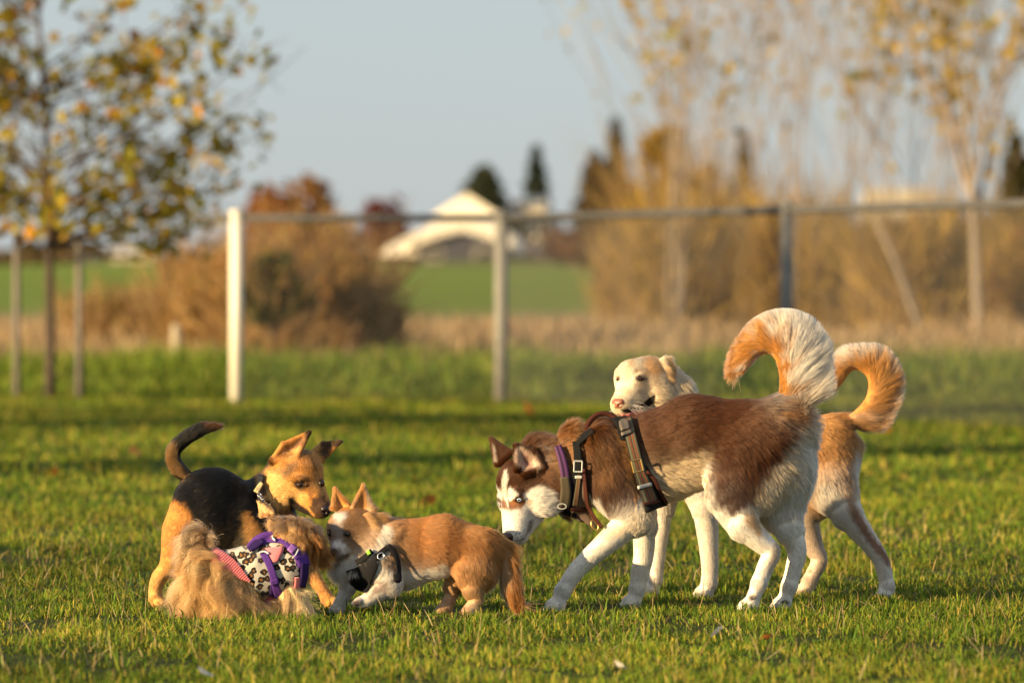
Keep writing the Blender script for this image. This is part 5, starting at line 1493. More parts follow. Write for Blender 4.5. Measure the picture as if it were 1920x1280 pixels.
        A['dens'][np.hypot((V[:, 0] - 1199) / 1.5, V[:, 1] - 710.5) < 4.5] = 0
        # the part of the coat pressed against nothing and seen by no one stays thin
        hid = (V[:, 0] > 1290) & (V[:, 0] < 1480) & (V[:, 1] > 760) & (V[:, 1] < 930)
        A['dens'][hid] *= .3
    body, fur = grow(fd, root, col, tune=tune, seed=31, K=5, lenvar=.34, rough=.17)
    e = fd.front(1199, 710.5); sphere_part('eye', root, fd, (1199, 710.5, e + 5.4), 8.6, (-.3, .1, -1), [M_PUPIL, M_AMBER, M_RIM], (.4, .8), squash=(1, .65, 1))
    e = fd.front(1160, 711.5); sphere_part('eye', root, fd, (1160, 711.5, (e if e is not None else -30) + 4), 5, (-.8, .1, -.6), [M_PUPIL, M_AMBER, M_RIM], (.4, .8), squash=(1, .7, 1))
    nose_part(root, fd, (1159.5, 757, -74), 13.5, (-.5, .2, -.8), M_NOSE_PINK)
    M_TONGUE = mat('tongue', (.5, .17, .14), rough=.35, spec=.5, bump=(500, .3, .001))
    field_part('tongue', root, fd, lambda g: (g.cone((1198, 769, -52), (1178, 776, -66), 6.5, 6, k=4), g.cone((1184, 774, -62), (1168, 777, -70), 5.5, 4.5, k=4)), M_TONGUE)
    # whiskers
    rg = np.random.default_rng(5); W = []
    for q in range(26):
        u, v = (1178 + rg.random() * 14, 754 + rg.random() * 12) if q < 16 else (1150 + rg.random() * 6, 762 + rg.random() * 8)
        w = fd.front(u, v)
        if w is None: continue
        d = np.array([.9, .25 + rg.normal() * .3, -.35]) if q < 16 else np.array([-.6, .4 + rg.normal() * .35, -.2])
        L = 26 + rg.random() * 16
        W.append([np.array([u, v, w]) + d * L * t + np.array([0, 10, 0]) * t * t for t in np.linspace(0, 1, 6)])
    W = np.array(W)
    wp = fd.world(W.reshape(-1, 3)).reshape(W.shape)
    o = add_curves('whiskers', wp, (.24) / fd.sc * np.linspace(1, .3, 6), np.tile([[.8, .76, .7]], (len(W), 1)), root, M_FUR, np.array(root.location)); o['kind'] = 'stuff'
build_golden()
# ================================================================== the black and tan shepherd
def build_shepherd():
    fd = Field(16.22)
    BK, TN, YE = (.012, .0115, .0115), (.54, .245, .058), (.70, .41, .13)
    fd.col = BK
    fd.fl, fd.lift = 7, .12
    # trunk: rump at the left and towards us, chest away to the right
    fd.ell((398, 956, -14), (68, 76, 60), flow=(-.8, .5, -.2))
    fd.cone((400, 955, -12), (470, 985, 14), 74, 72, sw=.85, flow=(-1, .1, -.2))
    fd.cone((470, 985, 14), (505, 1000, 26), 72, 62, sw=.85, flow=(-1, .3, -.2))
    fd.ell((478, 990, -34), (34, 66, 24), rot=-10, flow=(-.3, 1, 0))
    fd.ell((520, 1010, 10), (44, 56, 40), flow=(-.2, 1, 0), col=TN)
    # neck
    fd.cone((528, 905, 14), (486, 958, 20), 42, 58, flow=(-.7, .9, .1), fl=8)
    # head
    fd.col = TN
    fd.fl, fd.lift = 4.2, .12
    fd.ell((550, 884, 2), (46, 46, 44), flow=(-.4, -.9, .2))
    fd.ell((570, 888, -12), (36, 42, 36), flow=(-.2, -1, .2))
    fd.ell((540, 918, -18), (32, 32, 26), flow=(-1, .1, .1), fl=6)
    fd.ell((578, 914, 12), (26, 30, 26), flow=(-.4, -.8, .4))
    fd.cone((578, 915, -20), (604, 952, -40), 31, 19, flow=(-.6, -.8, .4), fl=2.8, k=10)
    fd.cone((566, 938, -16), (594, 958, -34), 20, 14, flow=(-.8, -.4, .2), fl=3, k=6)
    fd.ell((564, 898, -46), (13, 6, 7), rot=10, k=6, flow=(-.3, -1, 0), fl=3)
    # ears
    A, B1, B2, M, T2 = (579, 811, -20), (510, 862, -22), (560, 852, -36), (536, 856, -16), (530, 833, -26)
    for t in ((T2, B1, M), (T2, M, A), (A, M, B2)): fd.tri(*t, r=3.4, k=3, fl=3, flow=(.6, -.8, 0))
    fd.cone(T2, A, 4.2, 3.2, k=3, fl=3); fd.cone(B1, T2, 4.6, 4.2, k=3, fl=4); fd.cone(A, B2, 3.2, 4.2, k=3, fl=3)
    fd.cone((512, 866, -20), (556, 858, -34), 8, 7, k=6, fl=4)
    a, b1, b2, m, t2 = (638, 828, 4), (580, 852, -14), (604, 862, 0), (592, 846, 6), (604, 832, 4)
    for t in ((t2, b1, m), (t2, m, a), (a, m, (612, 856, 2)), (b1, m, b2)): fd.tri(*t, r=3.2, k=3, fl=3, flow=(.8, -.4, 0))
    fd.cone(t2, a, 4, 2.6, k=3, fl=3); fd.cone(b1, t2, 4.4, 4, k=3, fl=3)
    fd.cone((584, 856, -8), (602, 862, 4), 8, 7, k=6, fl=3)
    # hind legs
    fd.slim = .9
    fd.col = TN; fd.fl, fd.lift = 4.5, .1
    fd.ell((346, 985, -44), (36, 70, 28), rot=10, flow=(-.1, 1, 0), k=20)
    fd.cone((340, 1000, -48), (318, 1062, -52), 35, 19, sw=.75, flow=(-.4, 1, 0))
    fd.chain([(318, 1062, -52, 18), (300, 1080, -52, 15.5), (292, 1100, -52, 13.5), (291, 1118, -52, 12.5)], k=8)
    fd.paw(298, -54, (.6, -.8), .95, (291, 1118, -52, 12))
    fd.cone((410, 1000, 30), (392, 1050, 34), 36, 20, sw=.8)
    fd.chain([(392, 1050, 34, 19), (372, 1080, 34, 14), (368, 1110, 34, 12.5)], k=8)
    fd.paw(376, 34, (.8, -.6), .95, (368, 1110, 34, 12))
    # front legs
    fd.cone((500, 1010, -16), (512, 1070, -18), 32, 20, sw=.8)
    fd.chain([(512, 1070, -18, 18), (512, 1110, -18, 13)], k=8)
    fd.paw(518, -18, (.8, -.6), .95, (512, 1112, -18, 12))
    fd.cone((548, 1015, -6), (578, 1066, -26), 30, 16, sw=.8)
    fd.chain([(578, 1066, -26, 15), (604, 1105, -42, 12.5), (614, 1122, -46, 12)], k=8)
    fd.paw(622, -50, (.8, -.6), .95, (614, 1122, -46, 12))
    fd.slim = 1.
    tail = [(362, 902, -6, 12), (346, 890, -6, 11), (331, 872, -6, 10.5), (326, 852, -6, 10), (336, 834, -6, 9.5), (352, 820, -6, 9), (372, 808, -6, 8), (390, 802, -6, 5.5), (402, 800, -6, 3)]
    fd.chain(tail, k=5, fl=13, lift=.22, col=BK)
    fd.lids(562.5, 908.5, 11, 6.6, 1.5, col=(.02, .012, .008))
    root = empty('dog', (fd.world(np.array([[420, 1140, 0]]))[0][0], fd.d0, 0), 'black and tan shepherd with pricked ears and raised tail, behind the terrier', 'dog')
    A_mouth = []
    def col(V, C):
        # tan under the black saddle
        C = paint(V, C, [(322, 870), (480, 860), (512, 950), (505, 1010), (480, 1060), (384, 1040), (372, 1000), (360, 965), (346, 945), (322, 930)], BK, 6, 5, 6)
        C = paint(V, C, [(300, 952), (326, 938), (346, 944), (360, 962), (368, 988), (356, 1014), (400, 1070), (400, 1200), (260, 1200), (260, 1060)], TN, 7, 8, 6)
        C = paint(V, C, [(300, 1060), (345, 1040), (340, 1200), (260, 1200), (260, 1060)], YE, 10, 6, 6, .7)
        C = paint(V, C, [(452, 960), (470, 955), (490, 985), (505, 1010), (560, 1040), (560, 1120), (520, 1130), (484, 1055), (462, 1010)], (.5, .26, .08), 6, 8, 5, .95, (-200, 30))
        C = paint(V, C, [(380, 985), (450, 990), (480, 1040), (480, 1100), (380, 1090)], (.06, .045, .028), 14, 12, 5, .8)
        C = paint(V, C, [(436, 960), (450, 935), (470, 930), (452, 960), (446, 1000), (436, 990)], (.085, .06, .035), 8, 8, 4, .55, (-200, 20))
        C = paint(V, C, [(484, 930), (500, 905), (512, 920), (505, 960), (512, 1000), (500, 990), (486, 960)], BK, 6, 6, 5, .9)
        C = paint(V, C, [(484, 870), (505, 850), (514, 868), (506, 910), (490, 915)], (.07, .04, .02), 6, 6, 5, .9)
        # head
        C = paint(V, C, [(500, 880), (530, 886), (556, 920), (578, 930), (560, 950), (520, 950), (500, 930)], YE, 9, 4, 6, .9)
        C = paint(V, C, [(560, 850), (584, 852), (598, 872), (590, 890), (572, 880)], (.42, .2, .06), 8, 5, 6, .6)
        C = paint(V, C, [(526, 884), (548, 872), (560, 862), (552, 884), (540, 898)], (.16, .11, .07), 6, 5, 5, .7)
        C = paint(V, C, [(562, 848), (580, 836), (600, 842), (604, 850), (586, 856), (572, 860)], (.14, .085, .045), 6, 4, 5, .75)
        C = paint(V, C, [(580, 856), (584, 858), (596, 885), (592, 884)], (.07, .035, .02), 2.5, 1, 5, .7)
        C = paint(V, C, [(572, 898), (578, 896), (582, 905), (586, 930), (600, 945), (590, 950), (580, 930), (577, 910)], (.20, .085, .03), 5, 4, 4, .85)
        C = paint(V, C, [(588, 935), (606, 925), (624, 950), (622, 975), (600, 978), (588, 968), (580, 950)], (.045, .026, .018), 6, 5, 4, .95)
        C = paint(V, C, [(540, 933), (549, 933), (562, 945), (580, 958), (590, 972), (568, 968), (546, 958)], (.02, .013, .01), 2.5, 1, 4, 1)
        A_mouth[:] = [poly_sd(V[:, :2], [(538, 931), (551, 931), (582, 957), (592, 974), (566, 970), (544, 960)])]
        C = dab(V, C, (562.5, 908.5), (13, 9.5), (.02, .012, .008), 1, .62)
        C = paint(V, C, [(548, 902), (552, 903), (556, 908), (550, 906)], (.04, .02, .012), 2, .5, 5, .8)
        C = dab(V, C, (573, 899), (7, 5), (.09, .05, .025), .7, .3)
        C = dab(V, C, (603, 907), (6, 11), (.02, .012, .01), .9, .5)
        C = dab(V, C, (535, 934), 2.5, (.15, .07, .03), .8)
        # ears: dusky inside, black tips
        C = paint(V, C, [(524, 858), (532, 840), (556, 828), (576, 816), (566, 838), (556, 850), (540, 856)], (.2, .1, .055), 4, 3, 5, .85, (-200, -8))
        C = paint(V, C, [(535, 850), (560, 838), (568, 840), (560, 852), (540, 864)], (.62, .36, .12), 3, 3, 4, .7, (-200, -14))
        C = paint(V, C, [(568, 806), (590, 803), (586, 824), (573, 826)], (.025, .014, .01), 4, 2, 4, .95)
        C = paint(V, C, [(596, 826), (650, 818), (650, 834), (620, 842), (610, 862), (600, 850)], (.05, .035, .025), 4, 3, 5, .92)
        C = paint(V, C, [(582, 838), (594, 834), (602, 840), (592, 858), (582, 856)], (.55, .28, .08), 3.5, 2, 4, .85)
        # tail
        C = paint(V, C, [(312, 840), (326, 850), (334, 868), (352, 892), (338, 900), (312, 880)], (.3, .17, .065), 5, 6, 5, .85)
        C = paint(V, C, [(364, 800), (420, 790), (420, 806), (384, 812)], (.16, .07, .03), 6, 4, 4, .7)
        g = (vnoise(V, 2.5, 9) > .93) & (C.max(1) < .05)
        C[g] = C[g] * .3 + np.array([.22, .15, .09]) * .7
        return C
    def tune(A):
        V = A['V']
        A['dens'][np.hypot((V[:, 0] - 562.5) / 1.25, V[:, 1] - 908.5) < 6.5] = 0
        A['fl'] *= smooth01(np.linalg.norm(V - np.array([610, 960, -45]), axis=1), 6, 60) * .7 + .3
        A['fl'][A_mouth[0] < 8] *= .4
        hid = (V[:, 0] > 380) & (V[:, 0] < 560) & (V[:, 1] > 1060)
        A['dens'][hid] *= .3
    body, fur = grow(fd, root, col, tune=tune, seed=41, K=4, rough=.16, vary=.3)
    e = fd.front(562.5, 908.5); sphere_part('eye', root, fd, (562.5, 908.5, e + 5.4), 9, (.25, .12, -1), [M_PUPIL, M_AMBER, M_RIM], (.42, .78), squash=(1.05, .8, 1))
    e = fd.front(601, 906); sphere_part('eye', root, fd, (602, 906, (e if e is not None else -4) + 2), 7, (.9, .1, -.5), [M_PUPIL, M_AMBER, M_RIM], (.42, .78))
    nose_part(root, fd, (611, 957, -52), 13.5, (.6, .3, -.7), M_NOSE_DARK)
    M_COLLAR = mat('black_nylon_collar', (.015, .015, .017), rough=.55, bump=(400, .4, .001))
    M_STEEL = mat('steel', (.7, .7, .72), rough=.25, metal=1.)
    M_STRAW = mat('straw_coloured_cloth', (.62, .48, .24), rough=.8, bump=(300, .4, .001))
    c, _ = drape('collar', root, fd, *band([(490, 890), (487, 910), (488, 930), (494, 950)], 11), M_COLLAR, off=5, thick=2, n=14)
    drape('collar', root, fd, *band([(490, 890), (487, 910), (488, 930), (494, 950)], 11), M_COLLAR, off=5, thick=2, n=14, far=True)
    drape('cloth_tab', c, fd, *band([(491, 905), (485, 914), (480, 922)], [6, 9, 10]), M_STRAW, off=9, thick=2, n=8)
    w = fd.front(489, 930, 8) or -20
    for q in range(4): ring_part('ring', c, fd, 486 + q * 2.5, 927 + q * 3.5, w - 2, 3.4, 2.6, .8, M_STEEL, 50 * q)
build_shepherd()
# ================================================================== the small tan and white dog
def build_small_tan():
    fd = Field(15.82)
    TN, WH, GR = (.37, .16, .046), (.74, .69, .62), (.40, .33, .30)
    fd.col = TN
    fd.fl, fd.lift = 10, .08
    # trunk
    fd.cone((716, 1032, 0), (830, 1022, 0), 56, 54, sw=.85, flow=(1, .08, 0))
    fd.cone((830, 1022, 0), (895, 1030, 0), 54, 44, sw=.95, flow=(1, .35, 0))
    fd.ell((888, 1050, -16), (42, 58, 30), rot=6, flow=(.25, 1, 0), fl=10, lift=.1)
    fd.ell((876, 1050, 20), (40, 54, 26), flow=(.2, 1, 0))
    fd.ell((688, 1040, -4), (42, 50, 42), flow=(.3, 1, 0), fl=20, lift=.3, col=WH)
    fd.ell((708, 1040, -34), (32, 44, 22), flow=(.4, 1, 0), fl=12)
    fd.cone((760, 1072, 0), (826, 1052, 0), 30, 26, flow=(1, .3, 0), fl=13, col=WH)
    fd.cone((684, 1000, 2), (722, 1022, 0), 40, 50, flow=(.8, .5, 0), fl=16, lift=.22)
    # head
    fd.fl, fd.lift, fd.col = 6, .16, (.42, .235, .105)
    fd.ell((658, 986, -6), (39, 36, 38), flow=(.8, -.5, .2))
    fd.ell((640, 996, -18), (26, 29, 28), flow=(.6, -.7, .3))
    fd.ell((672, 1010, -20), (32, 26, 26), flow=(1, .35, 0), fl=12, lift=.25)
    fd.ell((640, 1012, 10), (22, 22, 24), flow=(.5, -.4, .6))
    fd.cone((648, 1016, -24), (630, 1034, -38), 24, 15, flow=(.6, -.7, .3), fl=2.8, k=8)
    fd.cone((654, 1030, -22), (634, 1042, -34), 14, 9, flow=(.8, -.3, .3), fl=3, k=5)
    fd.ell((698, 1014, -18), (18, 24, 22), flow=(.6, .9, -.2), fl=22, lift=.38, col=WH)
    fd.cone((640, 1062, -10), (672, 1056, -10), 14, 26, flow=(-.5, 1, -.2), fl=22, lift=.3, col=WH)
    # ears
    for A, B1, B2, M in (((628, 919, 0), (624, 954, -14), (654, 950, -6), (640, 954, -2)), ((681, 913, -8), (661, 952, -20), (699, 958, -12), (680, 954, -8))):
        fd.tri(A, B1, M, r=3.4, k=3, fl=5, flow=(0, -1, 0)); fd.tri(A, M, B2, r=3.4, k=3, fl=6, flow=(.1, -1, 0))
        fd.cone(A, B1, 3, 4, k=3, fl=5, flow=(0, -1, 0)); fd.cone(A, B2, 3, 5, k=3, fl=4.5, flow=(.2, -1, 0))
    fd.tri((686, 966, -30), (716, 968, -22), (700, 990, -36), r=4.5, k=5, fl=14, lift=.25, flow=(1, .5, -.2))
    fd.slim = .84
    # front legs: the near one folded under, the far one reaching
    fd.fl, fd.lift, fd.col = 5.5, .14, WH
    fd.cone((712, 1052, -32), (730, 1094, -36), 31, 24, sw=.8, fl=9)
    fd.chain([(732, 1096, -36, 23), (706, 1112, -40, 18), (688, 1124, -42, 14), (676, 1128, -44, 12)], k=8, flow=(-.8, .3, 0))
    c = np.array([671., 1127., -45.])
    for q in (-1.5, -.5, .5, 1.5): fd.cone(c + (4, -1, q * 5), c + (-5, 3, q * 5.5), 6, 5, k=3, fl=2.5, flow=(-1, .3, 0))
    fd.cone((676, 1060, 16), (654, 1096, 20), 26, 17, sw=.85)
    fd.chain([(654, 1096, 20, 16.5), (644, 1118, 20, 13.5), (638, 1132, 20, 12)], k=8)
    fd.paw(633, 20, (-1, -.5), .9, (639, 1130, 20, 11.5))
    # hind legs
    fd.col = (.44, .26, .12)
    fd.cone((892, 1068, -22), (888, 1104, -26), 36, 21, sw=.8, fl=8)
    fd.chain([(888, 1104, -26, 20), (894, 1122, -27, 15), (886, 1138, -28, 12.5)], k=8)
    fd.paw(880, -30, (-.6, -.8), .92, (886, 1136, -28, 12))
    fd.cone((868, 1070, 24), (850, 1098, 26), 30, 18, sw=.8, fl=8)
    fd.chain([(850, 1098, 26, 17), (846, 1116, 26, 13), (840, 1130, 26, 12)], k=8)
    fd.paw(833, 24, (-1, -.35), .92, (841, 1128, 26, 11.5))
    fd.slim = 1.
    tail = [(918, 1014, 0, 14), (934, 1022, 0, 15), (944, 1042, 0, 16), (952, 1066, 0, 17), (958, 1090, 0, 16), (964, 1112, 0, 12), (970, 1126, 0, 6)]
    fd.chain(tail, k=6, fl=26, lift=.06, col=(.46, .2, .055))
    fd.lids(651.5, 1001, 8, 5.6, .5, col=(.04, .022, .014))
    root = empty('dog', (fd.world(np.array([[760, 1150, 0]]))[0][0], fd.d0, 0), 'small tan and white dog in a black chest harness, bushy tail hanging down', 'dog')
    def col(V, C):
        C = paint(V, C, [(730, 985), (830, 985), (870, 1000), (850, 1030), (760, 1030), (728, 1010)], (.30, .12, .038), 18, 10, 10, .55)
        C = paint(V, C, [(712, 988), (758, 1000), (764, 1040), (742, 1060), (716, 1030)], (.48, .27, .12), 12, 8, 8, .7)
        C = paint(V, C, [(748, 1078), (790, 1066), (820, 1058), (840, 1075), (810, 1100), (745, 1118)], WH, 8, 7, 7)
        C = paint(V, C, [(708, 1048), (728, 1062), (745, 1080), (760, 1115), (720, 1130), (650, 1140), (600, 1170), (600, 1110), (650, 1075)], WH, 6, 4, 6)
        C = paint(V, C, [(695, 970), (716, 978), (722, 1010), (722, 1028), (700, 1046), (668, 1062), (660, 1085), (610, 1085), (620, 1055), (650, 1048), (676, 1036), (694, 1010), (700, 990)], WH, 6, 5, 6)
        C = paint(V, C, [(700, 1098), (716, 1086), (732, 1096), (728, 1108), (712, 1112), (700, 1108)], (.26, .17, .14), 5, 6, 4, .75, (-200, -10))
        for q in range(14):
            a = np.random.default_rng(q + 90).random(2)
            C = dab(V, C, (684 + a[0] * 52, 1090 + a[1] * 32), 2.6, (.3, .2, .17), .7, wr=(-200, -10))
        C = dab(V, C, (672, 1129), (12, 8), (.14, .085, .07), .85, .4, (-200, -10))
        C = paint(V, C, [(812, 1122), (850, 1098), (850, 1160), (812, 1160)], (.58, .4, .26), 8, 4, 6, .7)
        C = paint(V, C, [(862, 1128), (900, 1126), (910, 1170), (862, 1170)], (.6, .44, .3), 8, 4, 6, .7)
        # face: brindled grey and white blaze
        C = paint(V, C, [(618, 990), (630, 966), (646, 962), (642, 984), (640, 1004), (648, 1020), (644, 1042), (622, 1046), (614, 1030)], GR, 5, 4, 4, .9)
        C = paint(V, C, [(622, 966), (640, 962), (646, 972), (636, 980), (624, 978)], (.74, .7, .66), 3, 4, 3, .95)
        C = paint(V, C, [(622, 1016), (636, 1014), (648, 1022), (656, 1032), (646, 1040), (636, 1028), (624, 1022)], (.72, .66, .62), 2.5, 3, 3, .85)
        C = paint(V, C, [(616, 1026), (634, 1030), (640, 1040), (632, 1054), (616, 1050)], (.2, .14, .125), 4, 3, 4, .85)
        C = paint(V, C, [(632, 1045), (650, 1036), (652, 1042), (634, 1054)], (.1, .07, .06), 2.5, 1, 4, .7)
        C = dab(V, C, (651.5, 1001), (11, 8.5), (.05, .03, .018), .95, .5)
        C = dab(V, C, (618, 1001), (4, 7), (.05, .03, .02), .9, .5)
        C = paint(V, C, [(660, 998), (672, 996), (690, 990), (672, 1002), (660, 1004)], (.25, .13, .06), 3, 1, 4, .5)
        # ears: orange, pale rims
        C = paint(V, C, [(620, 905), (640, 915), (660, 945), (652, 962), (622, 962)], (.56, .26, .07), 5, 4, 5, .9)
        C = paint(V, C, [(664, 955), (668, 925), (680, 902), (688, 935), (686, 956)], (.56, .26, .07), 5, 4, 5, .9)
        C = paint(V, C, [(684, 908), (692, 920), (698, 958), (688, 958), (685, 930)], (.5, .38, .26), 4, 3, 5, .8)
        C = paint(V, C, [(682, 964), (712, 964), (716, 980), (702, 994), (686, 984)], (.46, .25, .09), 5, 4, 4, .8)
        # tail
        C = paint(V, C, [(936, 1020), (946, 1040), (944, 1090), (952, 1140), (936, 1150), (930, 1060)], (.56, .42, .26), 6, 6, 5, .7)
        C = paint(V, C, [(956, 1060), (972, 1070), (985, 1130), (965, 1130), (954, 1090)], (.3, .12, .035), 5, 7, 4, .6)
        return C
    chest = ([(648, 1070), (672, 1062), (690, 1052), (706, 1040)], [(656, 1094), (682, 1110), (698, 1088), (710, 1058)])
    girth = band([(726, 1022), (738, 1032), (745, 1050), (747, 1072), (745, 1092)], 9)
    collar = band([(668, 1054), (682, 1046), (698, 1032)], 10)
    def tune(A):
        V = A['V']
        T = np.array([t[:3] for t in tail])
        A['dens'][np.hypot((V[:, 0] - 651.5) / 1.2, V[:, 1] - 1001) < 5.5] = 0
        A['fl'] *= smooth01(np.linalg.norm(V - np.array([626, 1034, -45]), axis=1), 5, 55) * .7 + .3
        strip_mask(A, [chest, girth, collar], .2, .08)
    body, fur = grow(fd, root, col, tune=tune, seed=51, K=5, clump=.2, rough=.14)
    e = fd.front(651.5, 1001); sphere_part('eye', root, fd, (651.5, 1001, e + 4.4), 7.2, (-.3, .05, -1), [M_PUPIL, M_DARKEYE, M_RIM], (.45, .85), squash=(1.05, .85, 1))
    e = fd.front(619, 1001); sphere_part('eye', root, fd, (619, 1001, (e if e is not None else -24) + 2), 5, (-1, .05, -.3), [M_PUPIL, M_DARKEYE, M_RIM], (.45, .85))
    nose_part(root, fd, (624, 1035, -49), 9.5, (-.75, .2, -.6), M_NOSE_DARK)
    M_H = mat('black_mesh_harness', (.014, .014, .016), rough=.9, spec=.15, bump=(450, .5, .001))
    M_S = bpy.data.materials['steel']
    M_LIME = mat('lime_green_tag', (.24, .55, .03), rough=.45)
    hs, _ = drape('harness', root, fd, *chest, M_H, off=4.5, thick=2, n=18, k=6, puff=3)
    drape('shoulder_strap', hs, fd, *band([(704, 1046), (716, 1034), (728, 1024)], [12, 10, 9]), M_H, off=6, thick=1.8, n=12)
    drape('girth_strap', hs, fd, *girth, M_H, off=7, thick=1.8, n=18)
    drape('clip', hs, fd, *band([(744, 1076), (745, 1090)], [14, 13]), M_H, off=10, thick=4, n=6)
    w = fd.front(713, 1042, 10) or -50
    ring_part('ring', hs, fd, 714, 1042, w - 2, 6.5, 5.5, 1.2, M_S, -35)
    c, _ = drape('collar', root, fd, *collar, M_H, off=9, thick=1.8, n=10)
    drape('tag', c, fd, *band([(688, 1037), (694, 1034)], 8), M_LIME, off=14, thick=1.8, n=5)
build_small_tan()
# ================================================================== the long haired terrier in its leopard coat
def leopard_mat():
    m = mat('leopard_print_fleece', (.50, .47, .40), rough=.9, spec=.15, sheen=.3)
    nt = m.node_tree; N = nt.nodes; L = nt.links
    tc = N.new('ShaderNodeTexCoord')
    nz = N.new('ShaderNodeTexNoise'); nz.inputs['Scale'].default_value = 60; nz.inputs['Detail'].default_value = 2
    L.new(tc.outputs['Object'], nz.inputs['Vector'])
    va = N.new('ShaderNodeMix'); va.data_type = 'RGBA'; va.inputs[0].default_value = .012
    L.new(tc.outputs['Object'], va.inputs[6]); L.new(nz.outputs['Color'], va.inputs[7])
    vo = N.new('ShaderNodeTexVoronoi'); vo.voronoi_dimensions = '2D'; vo.inputs['Scale'].default_value = 46; vo.inputs['Randomness'].default_value = .8
    sx = N.new('ShaderNodeSeparateXYZ'); cx = N.new('ShaderNodeCombineXYZ'); L.new(va.outputs[2], sx.inputs[0]); L.new(sx.outputs[0], cx.inputs[0]); L.new(sx.outputs[2], cx.inputs[1])
    L.new(cx.outputs[0], vo.inputs['Vector'])
    n2 = N.new('ShaderNodeTexNoise'); n2.inputs['Scale'].default_value = 95; n2.inputs['Detail'].default_value = 1
    L.new(tc.outputs['Object'], n2.inputs['Vector'])
    ad = N.new('ShaderNodeMath'); ad.operation = 'MULTIPLY_ADD'; ad.inputs[1].default_value = .5; ad.inputs[2].default_value = -.25
    L.new(n2.outputs['Fac'], ad.inputs[0])
    su = N.new('ShaderNodeMath'); su.operation = 'ADD'; L.new(vo.outputs['Distance'], su.inputs[0]); L.new(ad.outputs[0], su.inputs[1])
    cr = N.new('ShaderNodeValToRGB'); e = cr.color_ramp.elements
    e[0].position, e[0].color = .13, (.24, .105, .03, 1)
    e[1].position, e[1].color = .17, (.012, .01, .009, 1)
    for p, c in ((.41, (.014, .011, .01, 1)), (.45, (.50, .47, .40, 1))):
        x = e.new(p); x.color = c
    L.new(su.outputs[0], cr.inputs[0])
    L.new(cr.outputs[0], N['Principled BSDF'].inputs['Base Color'])
    n3 = N.new('ShaderNodeTexNoise'); n3.inputs['Scale'].default_value = 420
    L.new(tc.outputs['Object'], n3.inputs['Vector'])
    bp = N.new('ShaderNodeBump'); bp.inputs['Strength'].default_value = .6; bp.inputs['Distance'].default_value = .003
    L.new(n3.outputs['Fac'], bp.inputs['Height']); L.new(bp.outputs[0], N['Principled BSDF'].inputs['Normal'])
    return m

